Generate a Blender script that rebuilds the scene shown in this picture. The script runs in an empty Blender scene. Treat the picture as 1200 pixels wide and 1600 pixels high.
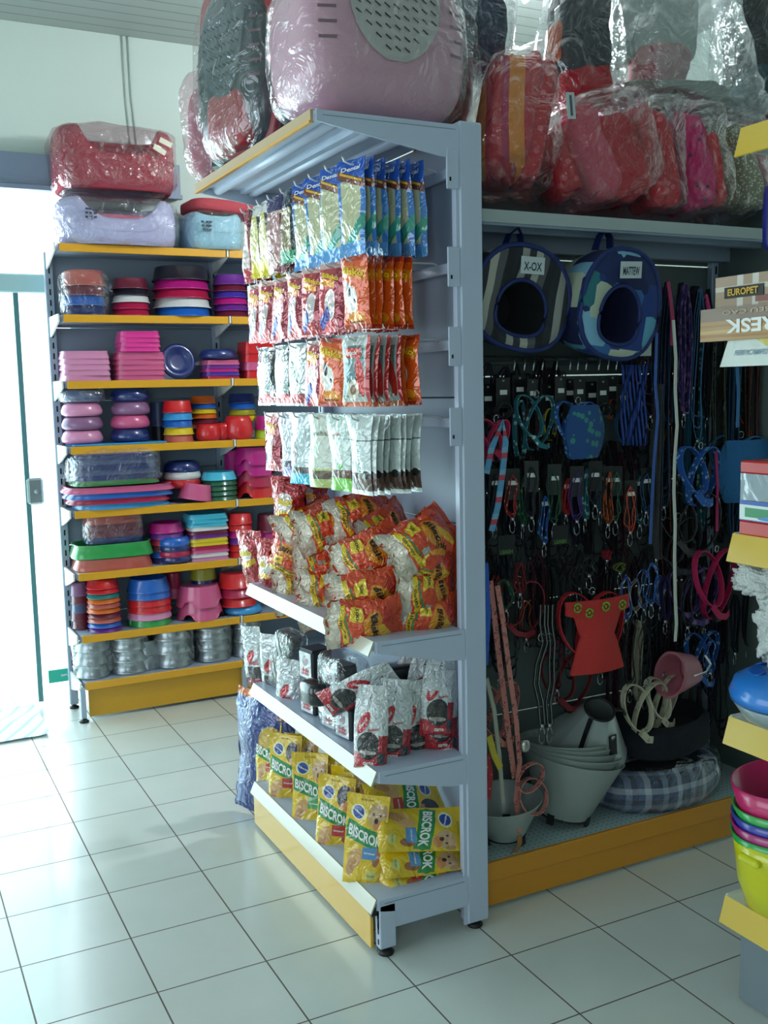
import bpy, math, random
from mathutils import Vector, Matrix, noise
rnd = random.Random(7)
PI = math.pi
S = bpy.context.scene
COL = S.collection

# ---------------------------------------------------------------- camera
CAM = Vector((-0.8678, -3.9852, 1.5472))
FPX = 1586.02
RR = Vector((0.8908, -0.4538, -0.0212)); UU = Vector((0.0735, 0.0979, 0.9925)); FF = Vector((0.4483, 0.8857, -0.1206))
cd = bpy.data.cameras.new('camera'); cam = bpy.data.objects.new('camera', cd); COL.objects.link(cam)
RR.normalize(); FF = (FF - RR * FF.dot(RR)).normalized(); UU = RR.cross(FF)
cam.matrix_world = Matrix(((RR.x, UU.x, -FF.x, CAM.x), (RR.y, UU.y, -FF.y, CAM.y), (RR.z, UU.z, -FF.z, CAM.z), (0, 0, 0, 1)))
cd.sensor_fit = 'VERTICAL'; cd.sensor_height = 24; cd.sensor_width = 18; cd.lens = FPX / 1600 * 24
cd.clip_start = 0.05; cd.clip_end = 100
S.camera = cam
# ---------------------------------------------------------------- light and exposure
S.view_settings.view_transform = 'Standard'; S.view_settings.look = 'None'
S.view_settings.gamma = 1; S.view_settings.use_curve_mapping = False
S.view_settings.exposure = -0.1
W = bpy.data.worlds.new('sky'); S.world = W; W.use_nodes = True
bg = W.node_tree.nodes['Background']; bg.inputs[0].default_value = (0.75, 0.90, 1.0, 1); bg.inputs[1].default_value = 2.6
def area(name, loc, rot, sx, sy, power, col, portal=False):
    l = bpy.data.lights.new(name, 'AREA'); l.shape = 'RECTANGLE'; l.size = sx; l.size_y = sy; l.energy = power; l.color = col
    if portal: l.cycles.is_portal = True
    o = bpy.data.objects.new(name, l); COL.objects.link(o); o.location = loc; o.rotation_euler = rot; return o
# daylight through the wide street door (opening in the back wall) plus added side and rear fill
area('doorway_daylight', (-1.6, 1.75, 1.25), (-PI / 2, 0, 0), 3.2, 2.4, 118, (0.80, 0.93, 1.0))
area('side_fill_light', (-4.0, -1.6, 1.6), (0, -PI / 2, 0), 2.2, 3.2, 26, (0.85, 0.95, 1.0))  # added fill from the left, set in an unseen opening
area('rear_fill_light', (-2.6, -6.1, 1.9), (PI / 2, 0, 0), 1.6, 1.4, 13, (0.80, 0.92, 1.0))  # added fill from behind the camera, for faces turned towards it

sl = bpy.data.lights.new('pavement_fill_sun', 'SUN'); sl.energy = 5; sl.angle = .01; so = bpy.data.objects.new('pavement_fill_sun', sl); COL.objects.link(so); so.rotation_euler = (.08, .25, 0)  # added sun, aimed steeply to brighten only the pavement outside
# ---------------------------------------------------------------- helpers
def at(x, y, X=None, Y=None, Z=None):
    """the real place seen through a pixel, on the plane X=, Y= or Z="""
    d = RR * ((x - 600) / FPX) - UU * ((y - 800) / FPX) + FF
    if X is not None: k = (X - CAM.x) / d.x
    elif Y is not None: k = (Y - CAM.y) / d.y
    else: k = (Z - CAM.z) / d.z
    return CAM + d * k
def ppm(p): return FPX / max(0.2, (Vector(p) - CAM).dot(FF))
def lin(c):
    if isinstance(c, str):
        c = c.lstrip('#'); c = [int(c[i:i + 2], 16) / 255 for i in (0, 2, 4)]
    return tuple(((v / 12.92) if v <= .04045 else ((v + .055) / 1.055) ** 2.4) for v in c) + (1.0,)
MC = {}
def mat(name, col='#808080', rough=.5, metal=0., coat=0., bump=0., bscale=20., emit=None, spec=.5, alpha=None, sss=0., detail=2):
    if name in MC: return MC[name]
    m = bpy.data.materials.new(name); m.use_nodes = True; nt = m.node_tree; b = nt.nodes['Principled BSDF']
    b.inputs['Base Color'].default_value = lin(col); b.inputs['Roughness'].default_value = rough
    b.inputs['Metallic'].default_value = metal; b.inputs['Coat Weight'].default_value = coat; b.inputs['Coat Roughness'].default_value = .08
    b.inputs['Specular IOR Level'].default_value = spec
    if emit:
        b.inputs['Emission Color'].default_value = lin(emit[0]); b.inputs['Emission Strength'].default_value = emit[1]
    if bump:
        tc = nt.nodes.new('ShaderNodeTexCoord'); n = nt.nodes.new('ShaderNodeTexNoise'); n.inputs['Scale'].default_value = bscale
        n.inputs['Detail'].default_value = detail
        bp = nt.nodes.new('ShaderNodeBump'); bp.inputs['Strength'].default_value = bump; bp.inputs['Distance'].default_value = .01
        nt.links.new(tc.outputs['Object'], n.inputs['Vector']); nt.links.new(n.outputs['Fac'], bp.inputs['Height']); nt.links.new(bp.outputs[0], b.inputs['Normal'])
        if coat: nt.links.new(bp.outputs[0], b.inputs['Coat Normal'])
    MC[name] = m; return m
def film(name, tint='#ffffff', fac=.12, edge=.5, rough=.08, bump=1., bscale=14., milk=.06):
    """thin clear plastic: transparent with a crinkled glossy surface and a trace of milkiness"""
    if name in MC: return MC[name]
    m = bpy.data.materials.new(name); m.use_nodes = True; nt = m.node_tree; nt.nodes.clear(); N = nt.nodes.new; L = nt.links.new
    out = N('ShaderNodeOutputMaterial'); tr = N('ShaderNodeBsdfTransparent'); gl = N('ShaderNodeBsdfGlossy'); di = N('ShaderNodeBsdfDiffuse')
    tr.inputs[0].default_value = lin(tint); gl.inputs[0].default_value = (1, 1, 1, 1); gl.inputs['Roughness'].default_value = rough
    di.inputs[0].default_value = (.85, .85, .87, 1)
    lw = N('ShaderNodeLayerWeight'); lw.inputs[0].default_value = .35
    mr = N('ShaderNodeMapRange'); mr.inputs[3].default_value = fac; mr.inputs[4].default_value = edge
    tc = N('ShaderNodeTexCoord'); n1 = N('ShaderNodeTexNoise'); n1.inputs['Scale'].default_value = bscale; n1.inputs['Detail'].default_value = 3; n1.inputs['Distortion'].default_value = 2.2; n1.inputs['Roughness'].default_value = .45
    bp = N('ShaderNodeBump'); bp.inputs['Strength'].default_value = bump; bp.inputs['Distance'].default_value = .03
    L(tc.outputs['Object'], n1.inputs['Vector']); L(n1.outputs['Fac'], bp.inputs['Height']); L(bp.outputs[0], gl.inputs['Normal']); L(bp.outputs[0], lw.inputs['Normal'])
    L(lw.outputs['Facing'], mr.inputs[0])
    m1 = N('ShaderNodeMixShader'); m1.inputs[0].default_value = milk; L(tr.outputs[0], m1.inputs[1]); L(di.outputs[0], m1.inputs[2])
    m2 = N('ShaderNodeMixShader'); L(mr.outputs[0], m2.inputs[0]); L(m1.outputs[0], m2.inputs[1]); L(gl.outputs[0], m2.inputs[2]); L(m2.outputs[0], out.inputs[0])
    MC[name] = m; return m
def printed(name, base, layers, rough=.25, metal=0., coat=.6, bump=.35, bscale=9., wrinkle='Object', wob=0.):
    """printed film or cloth: layers = (kind, cu, cv, ru, rv, angle, colour) painted over base in UV space"""
    if name in MC: return MC[name]
    m = mat(name, base, rough * .75, metal, coat, min(1., bump * 2.) if rough < .4 else bump, bscale * (2.6 if rough < .4 else 1), detail=2); nt = m.node_tree; N = nt.nodes.new; L = nt.links.new
    for n_ in nt.nodes:
        if n_.type == 'TEX_NOISE' and rough < .4: n_.inputs['Distortion'].default_value = 1.6; n_.inputs['Roughness'].default_value = .4
    b = nt.nodes['Principled BSDF']; tc = N('ShaderNodeTexCoord'); cur = None; src = tc.outputs['UV']
    if wob:
        nz = N('ShaderNodeTexNoise'); nz.inputs['Scale'].default_value = 7; L(tc.outputs['UV'], nz.inputs['Vector'])
        v1 = N('ShaderNodeVectorMath'); v1.operation = 'MULTIPLY_ADD'; L(nz.outputs['Color'], v1.inputs[0]); v1.inputs[1].default_value = (wob, wob, 0); v1.inputs[2].default_value = (-wob / 2, -wob / 2, 0)
        v2 = N('ShaderNodeVectorMath'); L(v1.outputs[0], v2.inputs[0]); L(tc.outputs['UV'], v2.inputs[1]); src = v2.outputs[0]
    for kind, cu, cv, ru, rv, ang, c in layers:
        mp = N('ShaderNodeMapping'); mp.vector_type = 'TEXTURE'; mp.inputs['Location'].default_value = (cu, cv, 0); mp.inputs['Rotation'].default_value = (0, 0, math.radians(ang)); mp.inputs['Scale'].default_value = (ru, rv, 1)
        L(src, mp.inputs['Vector'])
        if kind == 'e':
            ln = N('ShaderNodeVectorMath'); ln.operation = 'LENGTH'; L(mp.outputs[0], ln.inputs[0]); val = ln.outputs['Value']
        else:
            ab = N('ShaderNodeVectorMath'); ab.operation = 'ABSOLUTE'; L(mp.outputs[0], ab.inputs[0])
            sp = N('ShaderNodeSeparateXYZ'); L(ab.outputs[0], sp.inputs[0])
            mx = N('ShaderNodeMath'); mx.operation = 'MAXIMUM'; L(sp.outputs[0], mx.inputs[0]); L(sp.outputs[1], mx.inputs[1]); val = mx.outputs[0]
        lt = N('ShaderNodeMath'); lt.operation = 'LESS_THAN'; L(val, lt.inputs[0]); lt.inputs[1].default_value = 1
        mix = N('ShaderNodeMix'); mix.data_type = 'RGBA'; L(lt.outputs[0], mix.inputs[0]); mix.inputs[7].default_value = lin(c)
        if cur is None: mix.inputs[6].default_value = lin(base)
        else: L(cur, mix.inputs[6])
        cur = mix.outputs[2]
    if cur is not None: L(cur, b.inputs['Base Color'])
    return m
def stripes(name, cols, freq, axis=0, rough=.8, wob=.0, bump=.2, check=False, coat=0., uv=False, angle=0.):
    """woven or printed stripes (or checks) in constant colour bands along one axis"""
    if name in MC: return MC[name]
    m = mat(name, cols[0], rough, 0, coat, bump, 90.); nt = m.node_tree; N = nt.nodes.new; L = nt.links.new; b = nt.nodes['Principled BSDF']
    tc = N('ShaderNodeTexCoord'); mp = N('ShaderNodeMapping'); mp.inputs['Scale'].default_value = (freq,) * 3; mp.inputs['Rotation'].default_value = (0, 0, math.radians(angle))
    L(tc.outputs['UV' if uv else 'Object'], mp.inputs[0]); src = mp.outputs[0]
    if wob:
        nz = N('ShaderNodeTexNoise'); nz.inputs['Scale'].default_value = 3; L(tc.outputs['Object'], nz.inputs['Vector'])
        v1 = N('ShaderNodeVectorMath'); v1.operation = 'MULTIPLY_ADD'; L(nz.outputs['Color'], v1.inputs[0]); v1.inputs[1].default_value = (wob,) * 3; L(src, v1.inputs[2]); src = v1.outputs[0]
    sp = N('ShaderNodeSeparateXYZ'); L(src, sp.inputs[0])
    def band(o):
        fr = N('ShaderNodeMath'); fr.operation = 'FRACT'; L(o, fr.inputs[0]); cr = N('ShaderNodeValToRGB'); cr.color_ramp.interpolation = 'CONSTANT'; e = cr.color_ramp.elements
        e[0].position = 0; e[0].color = lin(cols[0]); e[1].position = 1 / len(cols); e[1].color = lin(cols[1 % len(cols)])
        for i in range(2, len(cols)): k = e.new(i / len(cols)); k.color = lin(cols[i])
        L(fr.outputs[0], cr.inputs[0]); return cr.outputs[0]
    a = band(sp.outputs[axis])
    if check:
        c2 = band(sp.outputs[2 if axis != 2 else 0]); mx = N('ShaderNodeMix'); mx.data_type = 'RGBA'; mx.inputs[0].default_value = .5; L(a, mx.inputs[6]); L(c2, mx.inputs[7]); a = mx.outputs[2]
    L(a, b.inputs['Base Color']); return m
def spots(name, c1, c2, scale, thr=.35, rough=.7, c3=None, coat=0., bump=.1):
    """cell-patterned cloth or webbing"""
    if name in MC: return MC[name]
    m = mat(name, c1, rough, 0, coat, bump, 60.); nt = m.node_tree; N = nt.nodes.new; L = nt.links.new; b = nt.nodes['Principled BSDF']
    tc = N('ShaderNodeTexCoord'); vo = N('ShaderNodeTexVoronoi'); vo.inputs['Scale'].default_value = scale; L(tc.outputs['Object'], vo.inputs['Vector'])
    cr = N('ShaderNodeValToRGB'); cr.color_ramp.interpolation = 'CONSTANT'; e = cr.color_ramp.elements
    e[0].position = 0; e[0].color = lin(c2); e[1].position = thr; e[1].color = lin(c1)
    if c3: k = e.new(thr * .45); k.color = lin(c3)
    L(vo.outputs['Distance'], cr.inputs[0]); L(cr.outputs[0], b.inputs['Base Color']); return m
def patches(name, cols, scale, rough=.8):
    """patchwork cloth: blocks of random colour"""
    if name in MC: return MC[name]
    m = mat(name, cols[0], rough, 0, 0, .15, 40.); nt = m.node_tree; N = nt.nodes.new; L = nt.links.new; b = nt.nodes['Principled BSDF']
    tc = N('ShaderNodeTexCoord'); vo = N('ShaderNodeTexVoronoi'); vo.distance = 'CHEBYCHEV'; vo.inputs['Scale'].default_value = scale; vo.inputs['Randomness'].default_value = .55; L(tc.outputs['Object'], vo.inputs['Vector'])
    sp = N('ShaderNodeSeparateColor'); L(vo.outputs['Color'], sp.inputs[0]); cr = N('ShaderNodeValToRGB'); cr.color_ramp.interpolation = 'CONSTANT'; e = cr.color_ramp.elements
    e[0].position = 0; e[0].color = lin(cols[0]); e[1].position = 1 / len(cols); e[1].color = lin(cols[1])
    for i in range(2, len(cols)): k = e.new(i / len(cols)); k.color = lin(cols[i])
    L(sp.outputs[0], cr.inputs[0]); L(cr.outputs[0], b.inputs['Base Color']); return m

class MB:
    def __init__(s): s.v = []; s.f = []; s.m = []; s.u = []; s.sm = []
    def add(s, vs, fs, mi=0, uv=None, M=None, sm=True):
        n = len(s.v)
        for i, p in enumerate(vs):
            p = Vector(p); s.v.append(M @ p if M else p); s.u.append(uv[i] if uv else (0.5, 0.5))
        for f in fs: s.f.append([n + i for i in f]); s.m.append(mi); s.sm.append(sm)
        return s
    def box(s, x0, x1, y0, y1, z0, z1, mi=0, M=None):
        vs = [(x, y, z) for x in (x0, x1) for y in (y0, y1) for z in (z0, z1)]
        return s.add(vs, [(0, 1, 3, 2), (4, 6, 7, 5), (0, 4, 5, 1), (2, 3, 7, 6), (0, 2, 6, 4), (1, 5, 7, 3)], mi, None, M, False)
    def rbox(s, x0, x1, y0, y1, z0, z1, r=.004, mi=0, M=None, sm=True):
        """box with chamfered edges"""
        cx, cy, cz = (x0 + x1) / 2, (y0 + y1) / 2, (z0 + z1) / 2; hx, hy, hz = (x1 - x0) / 2, (y1 - y0) / 2, (z1 - z0) / 2
        r = min(r, hx * .9, hy * .9, hz * .9)
        return s._cb(cx, cy, cz, hx, hy, hz, r, mi, M)
    def _cb(s, cx, cy, cz, hx, hy, hz, r, mi, M):
        vs = []; idx = {}
        for a in (-1, 1):
            for b in (-1, 1):
                for c in (-1, 1):
                    for ax in range(3):
                        p = [a * (hx - r), b * (hy - r), c * (hz - r)]; p[ax] += (a, b, c)[ax] * r
                        idx[(a, b, c, ax)] = len(vs); vs.append((cx + p[0], cy + p[1], cz + p[2]))
        fs = []; Q = [(-1, -1), (1, -1), (1, 1), (-1, 1)]
        for ax in range(3):
            for sg in (-1, 1):
                f = []
                for q in (Q if (sg == 1) else Q[::-1]):
                    k = list(q); k.insert(ax, sg)
                    if ax == 1: k = [q[1], sg, q[0]]
                    f.append(idx[(k[0], k[1], k[2], ax)])
                fs.append(f)
        for ax in range(3):
            o = [i for i in range(3) if i != ax]
            for a in (-1, 1):
                for b in (-1, 1):
                    k1 = [0] * 3; k1[ax] = -1; k1[o[0]] = a; k1[o[1]] = b; k2 = list(k1); k2[ax] = 1
                    f = [idx[(*k1, o[0])], idx[(*k2, o[0])], idx[(*k2, o[1])], idx[(*k1, o[1])]]
                    fs.append(f)
        for a in (-1, 1):
            for b in (-1, 1):
                for c in (-1, 1): fs.append([idx[(a, b, c, 0)], idx[(a, b, c, 1)], idx[(a, b, c, 2)]])
        return s.add(vs, fs, mi, None, M, False)
    def lathe(s, prof, n=28, mi=0, c=(0, 0, 0), sx=1, sy=1, M=None, wob=None, uvs=False):
        vs = []; fs = []; uv = []
        for j, (r, z) in enumerate(prof):
            for i in range(n):
                a = 2 * PI * i / n; k = wob(a, z) if wob else 1
                vs.append((c[0] + r * k * sx * math.cos(a), c[1] + r * k * sy * math.sin(a), c[2] + z)); uv.append((i / n, j / (len(prof) - 1)))
        for j in range(len(prof) - 1):
            for i in range(n):
                k = (i + 1) % n; fs.append((j * n + i, j * n + k, (j + 1) * n + k, (j + 1) * n + i))
        return s.add(vs, fs, mi, uv, M)
    def grid(s, fn, nu, nv, mi=0, M=None, cu=False, flip=False, uvo=(0, 0), mfn=None):
        vs = []; uv = []; W_ = nu if cu else nu + 1
        for j in range(nv + 1):
            for i in range(W_):
                u, v = i / nu, j / nv; vs.append(fn(u, v)); uv.append((u + uvo[0], v + uvo[1]))
        n = len(s.v); s.add(vs, [], mi, uv, M)
        for j in range(nv):
            for i in range(nu):
                k = (i + 1) % W_; f = [n + j * W_ + i, n + j * W_ + k, n + (j + 1) * W_ + k, n + (j + 1) * W_ + i]
                s.f.append(f[::-1] if flip else f); s.m.append(mfn((i + .5) / nu, (j + .5) / nv) if mfn else mi); s.sm.append(True)
        return s
    def tube(s, pts, r, n=8, mi=0, M=None, closed=False, caps=True):
        pts = [Vector(p) for p in pts]; vs = []; fs = []; N_ = len(pts); up = Vector((0, 0, 1))
        for i, p in enumerate(pts):
            a = pts[(i - 1) % N_] if (closed or i > 0) else p; b = pts[(i + 1) % N_] if (closed or i < N_ - 1) else p
            t = (b - a).normalized() if (b - a).length > 1e-9 else Vector((0, 0, 1))
            x = t.cross(up)
            if x.length < .05: x = t.cross(Vector((1, 0, 0)))
            x.normalize(); y = t.cross(x); rr = r[i] if isinstance(r, (list, tuple)) else r
            for k in range(n):
                an = 2 * PI * k / n; vs.append(p + (x * math.cos(an) + y * math.sin(an)) * rr)
        for i in range(N_ if closed else N_ - 1):
            j = (i + 1) % N_
            for k in range(n): l = (k + 1) % n; fs.append((i * n + k, i * n + l, j * n + l, j * n + k))
        if caps and not closed: fs += [tuple(range(n))[::-1], tuple((N_ - 1) * n + k for k in range(n))]
        return s.add(vs, fs, mi, None, M)
    def strap(s, pts, w, t=.0025, wd=(1, 0, 0), mi=0, M=None, closed=False):
        """flat webbing with real thickness; wd = direction across the strap"""
        pts = [Vector(p) for p in pts]; vs = []; fs = []; N_ = len(pts); uv = []; wd = Vector(wd)
        for i, p in enumerate(pts):
            a = pts[(i - 1) % N_] if (closed or i > 0) else p; b = pts[(i + 1) % N_] if (closed or i < N_ - 1) else p
            tg = (b - a).normalized() if (b - a).length > 1e-9 else Vector((0, 0, -1))
            x = wd - tg * wd.dot(tg)
            if x.length < .1: x = tg.cross(Vector((0, 0, 1))) if abs(tg.z) < .9 else tg.cross(Vector((0, 1, 0)))
            x.normalize(); y = tg.cross(x) * t / 2; x = x * w / 2
            vs += [p - x - y, p + x - y, p + x + y, p - x + y]; uv += [(0, i / N_), (1, i / N_), (1, i / N_), (0, i / N_)]
        for i in range(N_ if closed else N_ - 1):
            j = (i + 1) % N_
            for k in range(4): l = (k + 1) % 4; fs.append((i * 4 + k, i * 4 + l, j * 4 + l, j * 4 + k))
        if not closed: fs += [(3, 2, 1, 0), tuple((N_ - 1) * 4 + k for k in range(4))]
        return s.add(vs, fs, mi, uv, M, False)
    def prism(s, poly, z0, z1, mi=0, M=None):
        n = len(poly); vs = [(x, y, z0) for x, y in poly] + [(x, y, z1) for x, y in poly]
        fs = [tuple(range(n))[::-1], tuple(range(n, 2 * n))] + [(i, (i + 1) % n, n + (i + 1) % n, n + i) for i in range(n)]
        return s.add(vs, fs, mi, None, M, False)
    def sup(s, a, b, c_, e1=.5, e2=.5, nu=32, nv=18, mi=0, M=None, c=(0, 0, 0), nz=0., nsc=5., seed=0, fn=None, mfn=None):
        """superellipsoid, optionally crumpled"""
        sg = lambda x, e: math.copysign(abs(x) ** e, x)
        def P(u, v):
            th = 2 * PI * u; ph = -PI / 2 + PI * v
            p = Vector((a * sg(math.cos(ph), e1) * sg(math.cos(th), e2), b * sg(math.cos(ph), e1) * sg(math.sin(th), e2), c_ * sg(math.sin(ph), e1)))
            if fn: p = Vector(fn(p))
            if nz:
                q = p * nsc + Vector((seed * 7.1, seed * 3.3, seed))
                p = p * (1 + nz * noise.noise(q) - nz * .9 * abs(noise.noise(q * 1.7)) - nz * .4 * abs(noise.noise(q * 3.9)) + nz * .35)
            return p + Vector(c)
        return s.grid(P, nu, nv, mi, M, cu=True, mfn=mfn)
    def build(s, name, mats, parent=None, loc=None, rot=None):
        me = bpy.data.meshes.new(name); me.from_pydata([tuple(p) for p in s.v], [], s.f)
        for mm in (mats if isinstance(mats, (list, tuple)) else [mats]): me.materials.append(mm)
        me.polygons.foreach_set('material_index', s.m); me.polygons.foreach_set('use_smooth', s.sm)
        ul = me.uv_layers.new(name='UVMap'); d = []
        for f in s.f:
            for i in f: d += [s.u[i][0], s.u[i][1]]
        ul.data.foreach_set('uv', d); me.update()
        o = bpy.data.objects.new(name, me); COL.objects.link(o)
        if parent: o.parent = parent
        if loc is not None: o.location = loc
        if rot is not None: o.rotation_euler = rot
        return o
def tag(o, label=None, cat=None, group=None, kind=None):
    if label: o['label'] = label
    if cat: o['category'] = cat
    if group: o['group'] = group
    if kind: o['kind'] = kind
    return o
def empty(name, loc=(0, 0, 0), rot=(0, 0, 0), label=None, cat=None, group=None):
    o = bpy.data.objects.new(name, None); COL.objects.link(o); o.location = loc; o.rotation_euler = rot; o.empty_display_size = .05
    return tag(o, label, cat, group)
KID = {}
def dup(root, loc=None, rot=None, label=None, group=None, scale=None):
    r = root.copy(); COL.objects.link(r)
    if loc is not None: r.location = loc
    if rot is not None: r.rotation_euler = rot
    if scale is not None: r.scale = scale
    if label: r['label'] = label
    if group: r['group'] = group
    def rec(a, b):
        for ch in KID.get(a.name, [c for c in a.children]):
            k = ch.copy(); COL.objects.link(k); k.parent = b; rec(ch, k)
    rec(root, r); return r
class Proto:
    """first use moves the thing itself, later uses copy it"""
    def __init__(s, o): s.o = o; s.used = False; KID[o.name] = list(o.children); [KID.__setitem__(c.name, list(c.children)) for c in o.children]
    def put(s, loc, rot=(0, 0, 0), label=None, group=None, scale=None):
        if not s.used:
            s.used = True; o = s.o; o.location = loc; o.rotation_euler = rot
            if scale is not None: o.scale = scale
            if label: o['label'] = label
            if group: o['group'] = group
            return o
        return dup(s.o, loc, rot, label, group, scale)
TXT = {}
def text_geo(t, bold=.02, shear=0.):
    k = (t, bold, shear)
    if k not in TXT:
        c = bpy.data.curves.new('letters', 'FONT'); c.body = t; c.align_x = 'CENTER'; c.align_y = 'CENTER'; c.offset = bold; c.shear = shear; c.resolution_u = 3
        o = bpy.data.objects.new('letters', c); COL.objects.link(o); bpy.context.view_layer.update()
        me = bpy.data.meshes.new_from_object(o.evaluated_get(bpy.context.evaluated_depsgraph_get()))
        vs = [(v.co.x, v.co.y) for v in me.vertices]; fs = [tuple(p.vertices) for p in me.polygons]
        bpy.data.objects.remove(o); bpy.data.meshes.remove(me)
        xs = [v[0] for v in vs]; ys = [v[1] for v in vs]; w = max(xs) - min(xs); cx = (max(xs) + min(xs)) / 2; cy = (max(ys) + min(ys)) / 2
        TXT[k] = ([((x - cx) / w, (y - cy) / w) for x, y in vs], fs, (max(ys) - min(ys)) / w)
    return TXT[k]
def text_on(mb, t, mi, fn, cu, cv, wu, hv, ang=0, bold=.02, shear=0.):
    """letters laid on the surface fn(u,v): centre cu,cv, width wu (u units), height hv (v units)"""
    vs, fs, asp = text_geo(t, bold, shear); a = math.radians(ang); out = []
    for x, y in vs:
        x2 = x * wu; y2 = y / asp * hv
        out.append(fn(cu + x2 * math.cos(a) - y2 * math.sin(a), cv + x2 * math.sin(a) + y2 * math.cos(a)))
    mb.add(out, fs, mi, None, None, False)
def flat_text(mb, t, mi, M, w, h=None, bold=.02, shear=0.):
    vs, fs, asp = text_geo(t, bold, shear); h = h or w * asp
    mb.add([(x * w, y / asp * h, 0) for x, y in vs], fs, mi, None, M, False)
ORD = ['first', 'second', 'third', 'fourth', 'fifth', 'sixth', 'seventh', 'eighth', 'ninth', 'tenth', 'eleventh', 'twelfth', 'thirteenth', 'fourteenth', 'fifteenth', 'sixteenth', 'seventeenth', 'eighteenth', 'nineteenth', 'twentieth']
def ordn(i):
    if i < 20: return ORD[i]
    return ('twenty-' if i < 29 else 'thirty-') + ORD[(i - 20) % 10] if i != 29 else 'thirtieth'
def rz(deg): return Matrix.Rotation(math.radians(deg), 4, 'Z')
def T(x, y, z): return Matrix.Translation((x, y, z))
CLEAR = film('clear plastic film', '#f8f9fa', .04, .42, .06, .9, 9., .015)
BAGF = film('crinkled bag film', '#f8f9fa', .025, .5, .07, 1., 10., .02)
BAGP = film('pink tinted bag film', '#f8eaee', .03, .5, .07, 1., 10., .02)
GREY = mat('grey powder coated steel', '#bcc6da', .38, .0, .15)
GREYP = mat('grey back panel steel', '#98a5b8', .42, .0)
YEL = mat('yellow ochre steel', '#e0a020', .35, 0, .25)
WHT = mat('white plastic', '#e8e9e4', .4)
BLK = mat('black plastic', '#101114', .45)
CHR = mat('chrome wire', '#c9ccd0', .22, 1.)
DARK = mat('dark slot', '#0a0b0d', .8)
# ---------------------------------------------------------------- the room
def floor_mat():
    m = mat('glazed floor tiles', '#d6dcd8', .24, 0, .2, .02, 3., spec=.8); nt = m.node_tree; N = nt.nodes.new; L = nt.links.new; b = nt.nodes['Principled BSDF']
    tc = N('ShaderNodeTexCoord'); sp = N('ShaderNodeSeparateXYZ'); L(tc.outputs['Object'], sp.inputs[0]); ds = []
    for k in (0, 1):
        pp = N('ShaderNodeMath'); pp.operation = 'PINGPONG'; L(sp.outputs[k], pp.inputs[0]); pp.inputs[1].default_value = .15; ds.append(pp.outputs[0])
    mn = N('ShaderNodeMath'); mn.operation = 'MINIMUM'; L(ds[0], mn.inputs[0]); L(ds[1], mn.inputs[1])
    lt = N('ShaderNodeMath'); lt.operation = 'LESS_THAN'; L(mn.outputs[0], lt.inputs[0]); lt.inputs[1].default_value = .0022
    fl = N('ShaderNodeVectorMath'); fl.operation = 'SNAP'; L(tc.outputs['Object'], fl.inputs[0]); fl.inputs[1].default_value = (.3, .3, 5)
    wn = N('ShaderNodeTexWhiteNoise'); L(fl.outputs[0], wn.inputs['Vector'])
    nz = N('ShaderNodeTexNoise'); nz.inputs['Scale'].default_value = 4; nz.inputs['Detail'].default_value = 5; L(tc.outputs['Object'], nz.inputs['Vector'])
    ad = N('ShaderNodeMath'); ad.operation = 'MULTIPLY_ADD'; L(wn.outputs['Value'], ad.inputs[0]); ad.inputs[1].default_value = .25; L(nz.outputs['Fac'], ad.inputs[2])
    c1 = N('ShaderNodeMix'); c1.data_type = 'RGBA'; L(ad.outputs[0], c1.inputs[0]); c1.inputs[6].default_value = lin('#c9cfc8'); c1.inputs[7].default_value = lin('#dadfda')
    c2 = N('ShaderNodeMix'); c2.data_type = 'RGBA'; L(lt.outputs[0], c2.inputs[0]); L(c1.outputs[2], c2.inputs[6]); c2.inputs[7].default_value = lin('#5d4d42')
    L(c2.outputs[2], b.inputs['Base Color'])
    r = N('ShaderNodeMath'); r.operation = 'MULTIPLY_ADD'; L(lt.outputs[0], r.inputs[0]); r.inputs[1].default_value = .6; r.inputs[2].default_value = .24; L(r.outputs[0], b.inputs['Roughness'])
    return m
def ceil_mat():
    m = mat('pvc ceiling boards', '#aab2ae', .5); nt = m.node_tree; N = nt.nodes.new; L = nt.links.new; b = nt.nodes['Principled BSDF']
    tc = N('ShaderNodeTexCoord'); sp = N('ShaderNodeSeparateXYZ'); L(tc.outputs['Object'], sp.inputs[0])
    pp = N('ShaderNodeMath'); pp.operation = 'PINGPONG'; L(sp.outputs[1], pp.inputs[0]); pp.inputs[1].default_value = .05
    cr = N('ShaderNodeValToRGB'); e = cr.color_ramp.elements; e[0].position = .0; e[0].color = lin('#6f7674'); e[1].position = .006; e[1].color = lin('#aab2ae'); L(pp.outputs[0], cr.inputs[0]); L(cr.outputs[0], b.inputs['Base Color'])
    bp = N('ShaderNodeBump'); bp.inputs['Distance'].default_value = .004; L(cr.outputs[0], bp.inputs['Height']); L(bp.outputs[0], b.inputs['Normal'])
    return m
WALL = mat('pale green white wall paint', '#cfdcd3', .75, 0, 0, .08, 30)
def struct(name, mb, m): return tag(mb.build(name, m), kind='structure')
X0, X1, Y0, Y1, ZC = -3.9, 3.0, -6.0, 1.2, 3.28
b = MB(); b.box(X0 - .2, X1 + .2, Y0 - .2, Y1 + .3, -.1, 0); struct('floor', b, floor_mat())
b = MB(); b.box(X0 - .2, X1 + .2, Y0 - .2, Y1 + .15, ZC, ZC + .06); struct('ceiling', b, ceil_mat())
b = MB(); b.box(.12, X1 + .15, Y1, Y1 + .15, 0, ZC); b.box(X0 - .15, .12, Y1, Y1 + .15, 2.66, ZC); b.box(X0 - .15, -3.3, Y1, Y1 + .15, 0, 2.66); struct('wall_back', b, WALL)
b = MB(); b.box(X1, X1 + .15, Y0, Y1, 0, ZC); struct('wall_right', b, WALL)
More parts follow.
